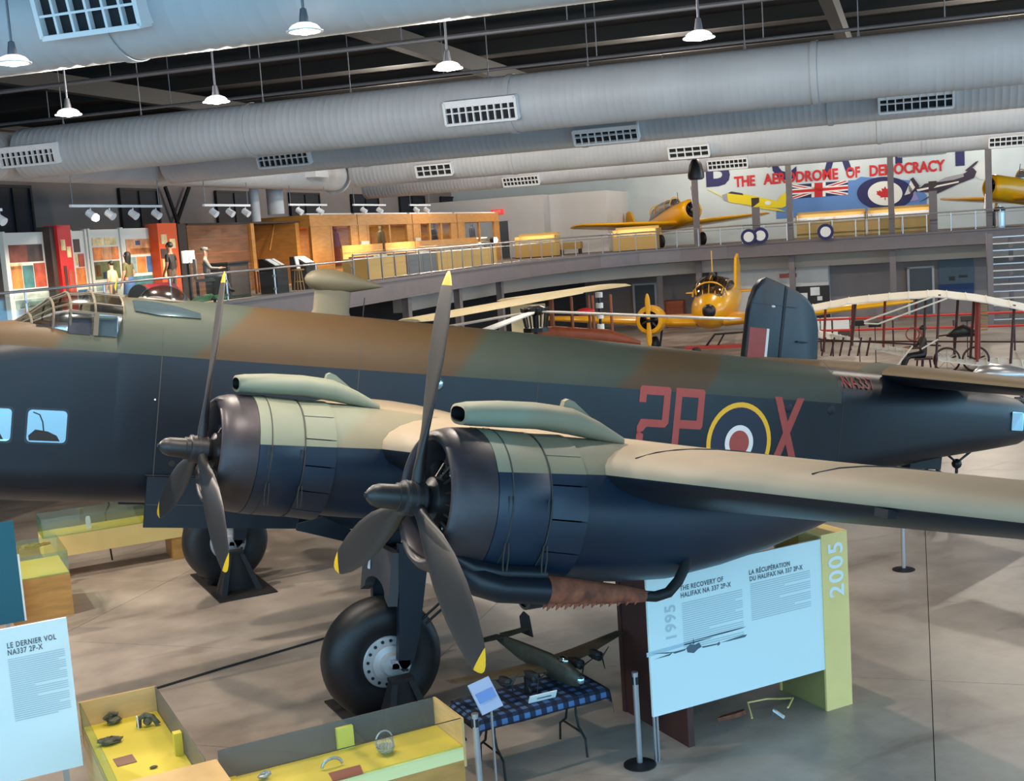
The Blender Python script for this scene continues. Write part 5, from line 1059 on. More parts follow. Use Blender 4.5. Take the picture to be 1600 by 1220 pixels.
# -- people
def figure(name, label, cat, loc, rz, h, mats, pose='stand', hair='short', skirt=False, parts=None):
    # mats: skin, top, bottom, shoes, hair
    t = thing(name, label, cat, loc, rz); k = h/1.75
    J = {'pel': (0, 0, .95, .135), 'wai': (0, -.01, 1.1, .12), 'che': (0, 0, 1.30, .145), 'nec': (0, .01, 1.46, .055), 'hb': (0, -.01, 1.54, .07), 'hd': (0, -.02, 1.64, .092), 'ht': (0, 0, 1.70, .07)}
    E = [('pel', 'wai'), ('wai', 'che'), ('che', 'nec'), ('nec', 'hb'), ('hb', 'hd'), ('hd', 'ht')]
    for s, n in ((1, 'l'), (-1, 'r')):
        if pose == 'sit':
            J.update({n+'hip': (s*.10, -.02, .93, .10), n+'kne': (s*.13, -.47, .90, .07), n+'ank': (s*.13, -.62, .50, .045), n+'toe': (s*.13, -.76, .46, .038)})
            J.update({n+'sho': (s*.18, 0, 1.39, .062), n+'elb': (s*.25, -.12, 1.16, .045), n+'wri': (s*.16, -.38, 1.14, .033), n+'pal': (s*.13, -.45, 1.15, .034)})
        else:
            J.update({n+'hip': (s*.09, 0, .88, .095), n+'kne': (s*.10, -.02, .5, .065), n+'ank': (s*.10, .02, .09, .042), n+'toe': (s*.12, -.14, .04, .038)})
            J.update({n+'sho': (s*.18, 0, 1.39, .062), n+'elb': (s*.24, .02, 1.12, .045), n+'wri': (s*.23, -.1, .90, .032), n+'pal': (s*.23, -.13, .82, .032)})
        E += [('pel', n+'hip'), (n+'hip', n+'kne'), (n+'kne', n+'ank'), (n+'ank', n+'toe'), ('che', n+'sho'), (n+'sho', n+'elb'), (n+'elb', n+'wri'), (n+'wri', n+'pal')]
        p = Vector(J[n+'pal'][:3]); d = (p-Vector(J[n+'wri'][:3])).normalized(); sd = Vector((0, 1, 0)) if pose != 'sit' else Vector((1, 0, 0))
        for f in range(5):
            q = p+sd*(.018*(f-1.5))+d*(.03 if f < 4 else -.01); L = (.06, .07, .065, .05, .04)[f]
            if f == 4: q = p+sd*.04
            J[n+'f%d' % f] = (q.x, q.y, q.z, .010); e = q+d*L+Vector((0, -.015, -.01)); J[n+'g%d' % f] = (e.x, e.y, e.z, .008); E += [(n+'pal', n+'f%d' % f), (n+'f%d' % f, n+'g%d' % f)]
    names = list(J); me = bpy.data.meshes.new('body'); me.from_pydata([tuple(c*k for c in J[n][:3]) for n in names], [(names.index(a), names.index(b)) for a, b in E], [])
    o = bpy.data.objects.new('body', me); C.objects.link(o); sk = o.modifiers.new('skin', 'SKIN'); sk.use_smooth_shade = True
    for i, n in enumerate(names): r = J[n][3]*k; me.skin_vertices[0].data[i].radius = (r, r)
    me.skin_vertices[0].data[0].use_root = True
    o.modifiers.new('sub', 'SUBSURF').levels = 1
    bpy.context.view_layer.update(); dg = bpy.context.evaluated_depsgraph_get(); m2 = bpy.data.meshes.new_from_object(o.evaluated_get(dg)); bpy.data.objects.remove(o)
    m2.materials.clear()
    for m in mats[:4]: m2.materials.append(m)
    for f in m2.polygons:
        c = f.center/k; f.use_smooth = True
        if c.z > 1.44 and abs(c.x) < .12: i = 0
        elif abs(c.x) > .14 and c.z < 1.22 and pose != 'sit': i = 0
        elif pose == 'sit' and c.y < -.36 and 1.06 < c.z and abs(c.x) < .2: i = 0
        elif c.z > 1.0: i = 1
        elif (c.z < .10 and pose != 'sit') or (pose == 'sit' and c.z < .54): i = 3
        else: i = 0 if (skirt and c.z < .5) else 2
        f.material_index = i
    b = link('body', m2, t)
    hd = Vector((0, -.01, 1.66))*k
    if hair == 'long': MB().rings([[Vector((hd.x+a*k*math.cos(2*pi*i/14), hd.y+.035*k+b_*k*math.sin(2*pi*i/14), hd.z+z*k)) for i in range(14)] for (z, a, b_) in ((-.34, .09, .04), (-.2, .115, .06), (-.05, .11, .09), (.04, .10, .10), (.10, .06, .07), (.115, .01, .02))]).build('hair', mats[4], t, True)
    elif hair == 'cap':
        MB().lathe(hd+Vector((0, .01*k, .03*k)), hd+Vector((0, .01*k, 1)), [(0, .098*k), (.05*k, .105*k), (.08*k, .09*k), (.09*k, .02)], 16).build('cap', mats[4], t, True); MB().bb(-.09*k, .09*k, hd.y-.16*k, hd.y-.06*k, hd.z+.03*k, hd.z+.045*k).build('cap_peak', mats[4], t)
    else: MB().ball(hd+Vector((0, .018*k, .025*k)), .1*k, 14, 9, (1, 1.02, .9)).build('hair', mats[4], t, True)
    fc = MB()
    fc.ball(hd+Vector((0, -.105*k, -.015*k)), .018*k, 6, 5, (.8, 1, 1.3)); fc.build('nose', mats[0], t, True)
    for s in (-1, 1):
        MB().ball(hd+Vector((s*.035*k, -.09*k, .01*k)), .011*k, 6, 4).build('eye', M_black, t); MB().ball(hd+Vector((s*.095*k, .005*k, -.005*k)), .022*k, 6, 5, (.4, .8, 1.2)).build('ear', mats[0], t, True)
    MB().ball(hd+Vector((0, -.092*k, -.055*k)), .02*k, 6, 4, (1.2, .4, .3)).build('mouth', mat('lips', srgb(150, 80, 72), .5), t)
    if skirt: MB().lathe((0, 0, .5*k), (0, 0, 1.02*k), [(0, .21*k), (.3*k, .17*k), (.52*k, .135*k)], 18, (False, False)).build('skirt', mats[2], t, True)
    return t
M_skin = mat('skin', srgb(196, 146, 118), .6); M_skin2 = mat('tanned skin', srgb(150, 104, 80), .6); M_hair = mat('black hair', srgb(24, 20, 20), .6); M_ts = mat('black shirt', srgb(26, 26, 30), .8); M_tr = mat('olive trousers', srgb(84, 76, 66), .8); M_ye = mat('yellow shirt', srgb(196, 182, 130), .8); M_gre = mat('olive top', srgb(100, 96, 60), .8); M_blu = mat('blue skirt', srgb(66, 100, 150), .8); M_gcl = mat('grey uniform', srgb(104, 102, 100), .8); M_sho = mat('dark shoes', srgb(40, 34, 32), .6)
def on_u(px, u): return W(u, PU(px, 420, u).y, ZM)
figure('person', 'man in black T-shirt seen from behind at the orange pillar', 'person', on_u(268, 10.6), RB+pi, 1.76, [M_skin2, M_ts, M_tr, M_sho, M_hair])
figure('person', 'long haired girl in blue skirt looking at the picture panel', 'person', on_u(200, 10.4), RB+pi, 1.55, [M_skin, M_gre, M_blu, M_sho, M_hair], hair='long', skirt=True)
figure('person', 'small child in a pale yellow shirt left of the long haired girl', 'person', on_u(174, 10.4), RB+pi, 1.34, [M_skin, M_ye, M_tr, M_sho, M_hair])
a = on_u(322, 9.5); figure('seated_mannequin', 'seated mannequin in grey uniform and peaked cap behind the glass railing', 'mannequin', a+Vector((0, 0, -.18)), RB+.5, 1.72, [M_skin, M_gcl, M_gcl, M_sho, mat('grey cap', srgb(92, 92, 92), .8)], pose='sit', hair='cap')
t = thing('desk_chair', 'grey upholstered chair under the seated mannequin', 'chair', a, RB+.5); MB().bb(-.3, .3, -.2, .3, .6, .68).build('seat', M_gcl, t); MB().bb(-.3, .3, .26, .34, .68, 1.25).build('backrest', M_gcl, t)
for x in (-.26, .26):
    for y in (-.16, .28): MB().bb(x-.025, x+.025, y-.025, y+.025, 0, .6).build('leg', M_black, t)
a2 = on_u(297, 10.3); t = thing('monitor_stand', 'dark stand with a white screen left of the seated mannequin', 'screen', a2, RB); MB().bb(-.04, .04, 0, .08, 0, 1.3).build('stand_pole', M_black, t); MB().bb(-.3, .3, 0, .05, 1.15, 1.5).build('screen', M_wcard, t); MB().bb(-.25, .25, -.2, .25, 0, .04).build('stand_foot', M_black, t)
t = thing('drum_case', 'red drum shaped case behind the glass dome of the bomber', 'case', on_u(238, 9.7), RB); MB().cyl((-.7, 0, .35), (.7, 0, .35), .33, n=20).build('case_body', mat('crimson', srgb(140, 22, 36), .5), t, True); MB().lathe((-.72, 0, .35), (-.66, 0, .35), [(0, .34), (.05, .35)], 20).build('case_rim', M_black, t, True)
MB().bb(-.5, .5, -.2, .2, 0, .06).build('case_cradle', M_black, t)
# ================================================================== far gallery: mural and yellow trainers
M_mb = mat('mural navy', srgb(36, 38, 92), .7); M_mr = mat('mural red', srgb(196, 36, 44), .7); M_mw = mat('mural white', srgb(230, 232, 228), .7); M_msky = mat('mural sky blue', srgb(92, 134, 196), .7); M_my = mat('mural yellow', srgb(226, 206, 34), .7); M_mg = mat('mural grey', srgb(150, 152, 160), .7); M_mk = mat('mural dark', srgb(52, 44, 62), .7)
mu = thing('wall_mural', 'painted mural with red lettering, flag, roundel and aircraft on the far wall', 'mural', W(0, 63.98, ZM), RF)
def mp(px, py, d=0.0): q = PV(px, py, 63.97); return Vector((-q.x, -d, q.z-ZM))
def mpoly(name, P, m, d=.02, parent=mu):
    pts = [mp(px, py, d) for px, py in P]; n = len(pts); b = [p+Vector((0, d, 0)) for p in pts]
    return MB().add(pts+b, [tuple(range(n))]+[(i, n+i, n+(i+1) % n, (i+1) % n) for i in range(n)]).build(name, m, parent)
def mtext(s, p0, p1, h, m, d, parent=mu, bold=.02):
    a = mp(*p0, d); b = mp(*p1, d); me = text_mesh('mural_letter', s, h/.70, m, .0, 1.0, bold*h); w_ = max(v.co.x for v in me.vertices); ex = (b-a); o = frame_obj('mural_letter', me, parent, a, ex, (0, 0, 1)); o.scale = (ex.length/w_, 1, 1); return o
mpoly('sky_field', [(1213, 321), (1235, 290), (1337, 281), (1345, 276), (1425, 282), (1448, 305), (1448, 326), (1213, 342)], M_msky, .01)
# large letters of the school sign, cut by the duct
for ch, px, py, w_ in (('B', 1101, 290, 40), ('C', 1205, 280, 40), ('A', 1290, 268, 42), ('T', 1385, 254, 40), ('P', 1490, 257, 46)): mtext(ch, (px, py), (px+w_, py-3), 2.2, M_mb, .02, bold=.05)
words = [('THE', 1148, 1180, 292, 289), ('AERODROME', 1194, 1310, 288, 279), ('OF', 1322, 1344, 278, 276), ('DEMOCRACY', 1358, 1477, 275, 266)]
for s_, x0, x1, y0, y1 in words: mtext(s_, (x0, y0), (x1, y1), .62, M_mr, .04, bold=.05)
# flag
fx0, fx1, fy0, fy1 = 1233, 1325, 289, 303
def fq(a, b): return (fx0+(fx1-fx0)*a, fy0+(b*22)-7*a*1.0)
mpoly('flag_field', [fq(0, 0), fq(1, 0), fq(1, 1), fq(0, 1)], M_mb, .03)
for P in ([(0, 0), (.12, 0), (1, .88), (1, 1), (.88, 1), (0, .12)], [(1, 0), (1, .12), (.12, 1), (0, 1), (0, .88), (.88, 0)]): mpoly('flag_diagonal', [fq(*p) for p in P], M_mw, .035)
for P in ([(0, .02), (.05, 0), (.98, .95), (.95, 1)], [(.95, 0), (1, .05), (.05, 1), (0, .95)]): mpoly('flag_diagonal_red', [fq(*p) for p in P], M_mr, .04)
for P in ([(.38, 0), (.62, 0), (.62, 1), (.38, 1)], [(0, .3), (1, .3), (1, .7), (0, .7)]): mpoly('flag_cross', [fq(*p) for p in P], M_mw, .045)
for P in ([(.43, 0), (.57, 0), (.57, 1), (.43, 1)], [(0, .4), (1, .4), (1, .6), (0, .6)]): mpoly('flag_cross_red', [fq(*p) for p in P], M_mr, .05)
# roundel with leaf
c = (1383, 302)
mpoly('roundel_ring', [(c[0]+44*math.cos(2*pi*i/40), c[1]+26*math.sin(2*pi*i/40)) for i in range(40)], M_mb, .05); mpoly('roundel_white', [(c[0]+27*math.cos(2*pi*i/40), c[1]+19*math.sin(2*pi*i/40)) for i in range(40)], M_mw, .06)
leaf = [(0, -1), (.16, -.62), (.4, -.74), (.34, -.2), (.62, -.46), (.7, -.28), (1, -.32), (.86, -.02), (1.0, .1), (.5, .46), (.56, .62), (.06, .56), (.06, .95), (-.06, .95), (-.06, .56), (-.56, .62), (-.5, .46), (-1, .1), (-.86, -.02), (-1, -.32), (-.7, -.28), (-.62, -.46), (-.34, -.2), (-.4, -.74), (-.16, -.62)]
mpoly('roundel_leaf', [(c[0]+14*x, c[1]+11*y) for x, y in leaf], M_mr, .07)
# painted yellow and navy aircraft
yp = mpoly('painted_yellow_aircraft', [(1131, 307), (1138, 302), (1150, 301), (1162, 303), (1215, 314), (1221, 305), (1229, 300), (1228, 322), (1222, 325), (1200, 324), (1160, 319), (1140, 316)], M_my, .06)
mpoly('painted_nose', [(1128, 305), (1136, 302), (1138, 315), (1131, 313)], M_mg, .07); mpoly('painted_canopy', [(1137, 302), (1143, 299), (1160, 302), (1162, 305)], M_mk, .07); mpoly('painted_wing', [(1165, 320), (1215, 326), (1228, 331), (1190, 326)], M_my, .07)
mpoly('painted_prop', [(1105, 296), (1108, 295), (1130, 306), (1129, 308)], mat('mural pale yellow', srgb(214, 214, 150), .7), .06); mpoly('painted_star', [(1200+5*math.cos(2*pi*i/14), 317+3.4*math.sin(2*pi*i/14)) for i in range(14)], M_mw, .08)
mpoly('painted_navy_aircraft', [(1414, 312), (1432, 290), (1438, 293), (1445, 287), (1490, 279), (1508, 270), (1520, 262), (1526, 268), (1522, 278), (1498, 287), (1452, 308), (1436, 316), (1460, 301), (1430, 299)], M_mk, .06)
mpoly('painted_white_wing', [(1413, 305), (1424, 280), (1430, 279), (1436, 292), (1430, 300)], M_mw, .05); mpoly('painted_tail', [(1422, 280), (1427, 277), (1437, 291), (1430, 293)], M_mk, .07); mpoly('painted_blade', [(1508, 266), (1524, 253), (1529, 251), (1526, 256), (1513, 268)], M_mk, .07); mpoly('painted_blade_disc', [(1535+13*math.cos(2*pi*i/16), 267+14*math.sin(2*pi*i/16)) for i in range(16)], mat('mural pale grey', srgb(204, 210, 210), .7), .03); mpoly('painted_stripe', [(1432, 296), (1498, 283), (1498, 285), (1434, 299)], M_mw, .075)
mpoly('painted_glass', [(1462, 285), (1478, 277), (1505, 271), (1506, 276), (1490, 281)], M_mg, .07); mpoly('painted_shade', [(1415, 300), (1425, 290), (1436, 312), (1420, 315)], mat('mural lilac', srgb(150, 140, 190), .7), .04)
# -- trainers
M_ty = mat('trainer yellow', srgb(232, 166, 14), .3, coat=.4); M_tk = mat('trainer black', srgb(26, 24, 26), .4)
def ring(x, hw, zt, zb, n=20, y=0): return [Vector((x, y+hw*math.cos(2*pi*i/n), (zt+zb)/2+(zt-zb)/2*math.sin(2*pi*i/n))) for i in range(n)]
def foil(y, xl, c, z, th, s=1): return [Vector((xl-x*c, s*y, z+c*(yc+yt*th))) for (x, yc, yt) in AF]
def trainer(label, loc, rz):
    t = thing('training_aircraft', label, 'aircraft', loc, rz, 'yellow trainers on the far gallery'); b = bpy.data.objects.new('airframe', None)
    tilt = Matrix.Rotation(-.16, 4, 'Y')
    def put(mb, name, m, smooth=True): o = mb.build(name, m, t, smooth); o.matrix_local = Matrix.Translation((0, 0, 1.55)) @ tilt; return o
    put(MB().rings([ring(2.0, .66, .78, -.56), ring(1.0, .62, .80, -.60), ring(0, .55, .78, -.58), ring(-2.5, .38, .55, -.35), ring(-5.0, .12, .35, .0), ring(-6.2, .03, .28, .12)]), 'fuselage', M_ty)
    put(MB().lathe((2.0, 0, .11), (2.75, 0, .11), [(0, .67), (.4, .67), (.62, .62), (.72, .52), (.74, .46), (.6, .44), (.2, .44)], 28, (False, False)), 'cowl', M_ty)
    e = MB().lathe((2.2, 0, .11), (2.75, 0, .11), [(0, .43), (.1, .43), (.12, .15), (.45, .12), (.5, .02)], 20)
    for k in range(9): a = 2*pi*k/9; e.cyl((2.42, .15*math.cos(a), .11+.15*math.sin(a)), (2.42, .42*math.cos(a), .11+.42*math.sin(a)), .08, n=8)
    put(e, 'engine', M_tk)
    pr = put(MB().lathe((2.62, 0, .11), (2.95, 0, .11), [(0, .12), (.2, .10), (.3, .02)], 14), 'propeller', M_steel)
    for s in (1, -1): o = MB().rings([[Vector((2.85+.03*math.sin(q)*1, w_*math.cos(q), .11+s*r)) for q in [2*pi*i/8 for i in range(8)]] for (r, w_) in ((.05, .06), (.6, .11), (1.1, .09), (1.33, .03))]).build('blade', M_steel, pr)
    for s in (1, -1):
        put(MB().rings([foil(.4, 1.5, 2.4, -.38, .15, s), foil(3.0, 1.3, 2.0, -.24, .14, s), foil(6.0, .75, 1.3, -.02, .12, s), foil(6.4, .4, .7, .0, .1, s)]), 'wing', M_ty)
        put(MB().rings([foil(.05, -4.9, 1.2, .28, .1, s), foil(1.9, -5.2, .8, .28, .1, s)]), 'tailplane', M_ty)
        g = MB().tube([(1.0, s*1.3, 1.2), (1.15, s*1.35, .45)], .07, 8).build('gear_leg', M_ty, t); MB().lathe((1.15, s*1.35-.1, .40), (1.15, s*1.35+.1, .40), [(0, .28), (.03, .38), (.06, .40), (.14, .40), (.17, .38), (.2, .28)], 20).build('wheel', M_rubber, g, True)
    put(MB().prism([(-4.7, .3), (-5.3, 1.55), (-5.6, 1.72), (-6.0, 1.65), (-6.3, 1.0), (-6.3, -.1), (-5.9, -.1)], (0, -.05, 0), (1, 0, 0), (0, 0, 1), (0, .10, 0)), 'fin', M_ty, False)
    cn = put(MB().rings([ring(1.0, .05, .78, .62), ring(.7, .34, 1.18, .5), ring(-.8, .36, 1.28, .5), ring(-2.0, .32, 1.12, .4), ring(-2.8, .1, .6, .4)]), 'canopy', glass_mat('trainer glass', (.5, .5, .52, 1), .6))
    for x in (.7, -.1, -.8, -1.4, -2.0): MB().tube([(x, .37*math.cos(a), .75+.5*math.sin(a)) for a in [pi*i/10 for i in range(11)]], .03, 5).build('canopy_frame', M_ty, cn)
    put(MB().bb(.9, -.6, .555, .60, .05, .14), 'exhaust_stain', M_tk, False); put(MB().cyl((.9, .1, .8), (.9, .1, 1.5), .02, n=6), 'aerial_mast', M_tk)
    MB().lathe((-5.1, -.07, .18), (-5.1, .07, .18), [(0, .1), (.03, .17), (.11, .17), (.14, .1)], 14).build('tail_wheel', M_rubber, t, True); MB().tube([(-5.1, 0, .18), (-4.9, 0, .9)], .04, 6).build('tail_strut', M_ty, t)
    return t
nose = PV(1083, 325, 55.6); tl = PV(988, 340, 62.0)
d = W(nose.x, 55.6)-W(tl.x, 62.0); h1 = math.atan2(d.y, d.x); fwd = d.normalized()
p = W(nose.x, 55.6, ZM)-fwd*2.7; trainer('yellow trainer with spread wings left of the mural lettering', (p.x, p.y, ZM), h1)
n2 = PV(1545, 299, 55.0); ang = math.radians(20); f2 = (UD*math.cos(ang)*.8-VD*.62).normalized(); p = W(n2.x, 55.0, ZM)-f2*2.7; trainer('yellow trainer cut by the right edge of the picture', (p.x, p.y, ZM+.1), math.atan2(f2.y, f2.x))
# -- counters and fittings on the far gallery
def fcounter(label, px0, px1, py0, py1, v_, h, m=M_tan, slope=True):
    a = PV(px0, py0, v_); b = PV(px1, py1, v_); wd = a.x-b.x; t = thing('glass_counter', label, 'display counter', W(a.x, v_, ZM), RF, 'counters on the far gallery'); n = max(1, int(wd/1.6))
    for i in range(n): MB().bb(wd*i/n+.015, wd*(i+1)/n-.015, 0, 1.0, .05, h*.8).build('counter_front', m, t)
    MB().bb(0, wd, .05, .95, 0, .05).build('counter_foot', M_bp, t); MB().bb(.02, wd-.02, .02, 1, h*.8, h*.84).build('counter_bed', M_cream, t)
    for i in range(n): MB().bb(wd*i/n+.2, wd*(i+1)/n-.4, .15, .8, h*.84, h*.9).build('exhibit_tray', PM[(i*5+3) % 12], t)
    MB().bb(0, wd, 0, .012, h*.84, h+.05).build('glass_pane', M_sg, t); MB().bb(0, wd, .9, 1.0, h*.8, h+.35).build('counter_back', m, t)
    for x in (0, wd): MB().bb(x-.03, x+.03, 0, 1.0, h*.8, h+.2).build('counter_side', m, t)
    ld = bpy.data.lights.new('counter_light', 'AREA'); ld.shape = 'RECTANGLE'; ld.size = max(.4, wd-.3); ld.size_y = .15; ld.energy = SPOT_W*.14; ld.color = (1, .8, .55); lo = bpy.data.objects.new('counter_light', ld); C.objects.link(lo); lo.parent = t; lo.location = (wd/2, .7, h+.3); lo.rotation_euler = (-.3, 0, 0)
fcounter('tan counter in front of the white gallery wall', 805, 868, 400, 392, 51.5, 1.0); fcounter('long tan lit counter below the mural flag', 1245, 1352, 372, 366, 53.6, 1.15); fcounter('tan lit counter right of the column below the mural roundel', 1356, 1462, 366, 360, 53.6, 1.15)
fcounter('tan counter under the left wing of the yellow trainer', 958, 1026, 392, 386, 53.2, 1.0)
a = PV(873, 385, 55); t = thing('low_bench', 'low tan bench in front of the white gallery wall', 'bench', W(a.x, 55, ZM), RF); MB().bb(0, 1.3, 0, .6, .3, .7).build('bench_seat', M_tan, t)
for x in (.1, 1.2): MB().bb(x-.05, x+.05, .05, .55, 0, .3).build('bench_leg', M_bp, t)
a = PV(1562, 345, 51.9+.6); t = thing('waste_bin', 'steel waste bin with black lid behind the gallery railing at the right', 'waste bin', W(a.x, 52.6, ZM), RF); MB().cyl((0, 0, 0), (0, 0, .9), .26, n=20).build('bin_body', M_steel, t, True); MB().lathe((0, 0, .9), (0, 0, 1), [(0, .28), (.1, .28), (.2, .2)], 20).build('bin_lid', M_tk, t, True); MB().cyl((0, 0, 1.1), (0, 0, 1.16), .08, n=12).build('bin_knob', M_steel, t)
for k, (px, py) in enumerate(((1170, 370), (1188, 368), (1290, 362))):
    a = PV(px, py, 51.75); t = thing('roundel_sign', ('left of the paired', 'right of the paired', 'single')[k]+' blue and white roundel signs on the gallery railing', 'sign', W(a.x, 51.72+(.07 if k == 1 else 0), a.z), RF, 'roundel signs on the railing'); MB().cyl((0, 0, 0), (0, -.03, 0), .42, n=28).build('sign_disc', M_mb, t); MB().cyl((0, -.03, 0), (0, -.045, 0), .27, n=28).build('sign_white', M_mw, t)
for k, (px, py) in enumerate(((962, 240), (1087, 262))):
    a = PV(px, py, 30); t = thing('hanging_speaker', 'black bell shaped speaker hanging '+('below the pale duct in the middle' if k == 0 else 'at the left end of the mural lettering'), 'speaker', W(a.x, 30, a.z), 0, 'hanging speakers'); MB().lathe((0, 0, .4), (0, 0, -.42), [(0, .04), (.08, .12), (.3, .23), (.65, .30), (.78, .29), (.82, .2)], 20).build('speaker_shell', M_tk, t, True); MB().cyl((0, 0, .4), (0, 0, ZC-a.z-.35), .012, n=5).build('speaker_cable', M_tk, t); MB().cyl((0, 0, -.36), (0, 0, -.43), .24, n=20).build('speaker_grille', M_eng, t)
a = PV(1045, 300, 63.9); t = thing('fluorescent_fixture', 'white strip lamp box hanging under the duct right of the lettering', 'lamp', W(PV(1440, 240, 42).x, 42, PV(1440, 240, 42).z), RF); MB().bb(-1.0, 1.0, -.2, .2, -.08, .1).build('fixture_box', M_vent, t); MB().bb(-.9, .9, -.15, .15, -.1, -.08).build('fixture_lens', M_wcard, t)
for x in (-.8, .8): MB().cyl((x, 0, .1), (x, 0, ZC-PV(1440, 240, 42).z-.35), .012, n=5).build('fixture_rod', M_rod, t)
a = PV(956, 316, 63.6); t = thing('wall_lamp', 'small glowing wall lamp on the pale blue wall left of the trainer', 'lamp', W(a.x, 63.9, a.z), RF); MB().ball((0, -.15, 0), .17, 12, 8).build('lamp_globe', M_bulb, t, True); MB().bb(-.08, .08, -.1, .1, -.08, .08).build('lamp_mount', M_tk, t)
for (px, py, lab) in ((1180, 309, 'grey upright post with dark top behind the railing left of the flag'), (1457, 283, 'grey upright post behind the railing right of the mural roundel')):
    a = PV(px, py, 53.0); t = thing('gallery_post', lab, 'post', W(a.x, 53.0, ZM), RF); hh = a.z-ZM; MB().bb(-.2, .2, -.1, .1, 0, hh-.5).build('post_body', M_fas, t); MB().prism([(-.2, hh-.5), (-.2, hh), (.2, hh), (.2, hh-.25)], (0, -.1, 0), (1, 0, 0), (0, 0, 1), (0, .2, 0)).build('post_top', M_bp, t)
# ================================================================== far hall floor
# -- twin engine yellow aircraft
AV = 39.0
def twin():
    c = PV(1104, 487, AV); t = thing('twin_engine_aircraft', 'yellow twin engine aircraft facing the visitor beyond the bomber tail', 'aircraft', W(c.x, AV, 0), 0, None)
    tgt = (W(c.x, AV)-W(-7.0, -15)); fd = -tgt.normalized(); fd = (fd+UD*.12).normalized(); t.rotation_euler = (0, 0, math.atan2(fd.y, fd.x)); zc = c.z
    t.location = W(c.x, AV, 0)+VD*0
    y_ = M_ty
    MB().rings([ring(.25, .18, zc+.1, zc-.3), ring(0, .5, zc+.38, zc-.58), ring(-.6, .78, zc+.72, zc-.82), ring(-1.6, .95, zc+.95, zc-.92), ring(-3.5, .95, zc+.95, zc-.9), ring(-7, .6, zc+.7, zc-.4), ring(-10.5, .1, zc+.3, zc)]).build('fuselage', y_, t, True)
    ck = MB().rings([ring(-.75, .55, zc+.70, zc+.5), ring(-1.0, .72, zc+1.25, zc+.5), ring(-1.7, .78, zc+1.5, zc+.6), ring(-3.6, .75, zc+1.35, zc+.6)]).build('cockpit_glazing', glass_mat('cockpit glass', (.35, .33, .3, 1), .75), t, True)
    for y in (-.62, -.3, 0, .3, .62): MB().tube([(-.78, y*.9, zc+.72), (-1.02, y, zc+1.22-abs(y)*.35), (-1.7, y, zc+1.48-abs(y)*.35), (-3.4, y, zc+1.36-abs(y)*.3)], .035, 6).build('glazing_frame', y_, ck)
    MB().tube([(-1.0, .76*math.cos(a), zc+.62+.62*math.sin(a)) for a in [pi*i/12 for i in range(13)]], .04, 6).build('glazing_frame', y_, ck)
    MB().ball((.1, .12, zc+.02), .34, 14, 10, (1, .9, .95)).build('nose_glazing', M_tk, t, True); MB().cyl((-2.0, 0, zc+1.4), (-2.0, 0, zc+2.6), .03, n=6).build('aerial_mast', y_, t); MB().lathe((-2, 0, zc+1.4), (-2, 0, zc+2), [(0, .18), (.2, .12), (.25, .02)], 12).build('mast_base', M_tk, t)
    for s in (1, -1):
        MB().rings([foil(.6, -.6, 3.4, zc-.55, .17, s), foil(3, -.7, 2.8, zc-.45, .16, s), foil(8.2, -1.3, 1.4, zc-.1, .12, s), foil(8.6, -1.7, .7, zc-.08, .1, s)]).build('wing', y_, t, True)
        n_ = MB().lathe((.35, s*2.5, zc-.25), (-3.2, s*2.5, zc-.35), [(0, .42), (.02, .58), (.2, .65), (.6, .66), (1.2, .56), (2.4, .3), (3.4, .05)], 26, (False, True)).build('nacelle', y_, t, True)
        e = MB().lathe((.25, s*2.5, zc-.25), (-.3, s*2.5, zc-.25), [(.0, .14), (.15, .2), (.3, .52), (.5, .52)], 20)
        for k in range(7): a = 2*pi*k/7; e.cyl((.1, s*2.5+.15*math.cos(a), zc-.25+.15*math.sin(a)), (.1, s*2.5+.5*math.cos(a), zc-.25+.5*math.sin(a)), .09, n=8)
        e.build('engine', M_tk, n_, True)
        pr = MB().lathe((.3, s*2.5, zc-.25), (.62, s*2.5, zc-.25), [(0, .13), (.2, .11), (.32, .02)], 12).build('propeller', M_tk, t, True)
        for q in (1, -1): MB().rings([[Vector((.5+.035*math.sin(a), s*2.5+w_*math.cos(a), zc-.25+q*r)) for a in [2*pi*i/10 for i in range(10)]] for (r, w_) in ((.05, .07), (.5, .12), (.95, .11), (1.15, .06), (1.2, .02))]).build('blade', y_, pr)
        for dy in (-.35, .35): MB().tube([(-.8, s*2.5+dy, zc-.6), (-.7, s*2.5+dy*.6, .3)], .05, 6).build('gear_leg', M_tk, t)
        MB().lathe((-.7, s*2.5-.15, .38), (-.7, s*2.5+.15, .38), [(0, .25), (.04, .35), (.08, .38), (.22, .38), (.26, .35), (.3, .25)], 18).build('wheel', M_rubber, t, True)
        MB().rings([foil(.1, -9, 1.4, zc+.3, .1, s), foil(2.6, -9.4, .9, zc+.3, .1, s)]).build('tailplane', y_, t, True)
    MB().prism([(-8.8, .3), (-9.5, 2.0), (-10.2, 2.2), (-10.7, 1.6), (-10.7, .1)], (0, -.06, zc), (1, 0, 0), (0, 0, 1), (0, .12, 0)).build('fin', y_, t)
    return t
twin()
# -- red tow bar and low trolley beside it
a = PZ(1070, 548, .25); t = thing('tow_trolley', 'low red tow trolley on the floor below the yellow twin', 'trolley', W(a.x, a.y, 0), RF)
M_tr2 = mat('trolley red', srgb(168, 52, 44), .5)
MB().bb(0, 4.2, 0, .5, .3, .42).build('trolley_beam', M_tr2, t); MB().tube([(.9, .2, .4), (1.3, .2, .9), (2.6, .2, .95), (2.9, .2, .4)], .05, 6).tube([(1.4, .2, .4), (1.7, .2, .9)], .04, 6).build('trolley_frame', M_tk, t)
for x in (.5, 3.7): MB().lathe((x, -.1, .2), (x, .1, .2), [(0, .15), (.04, .2), (.16, .2), (.2, .15)], 14).build('trolley_wheel', M_rubber, t, True)
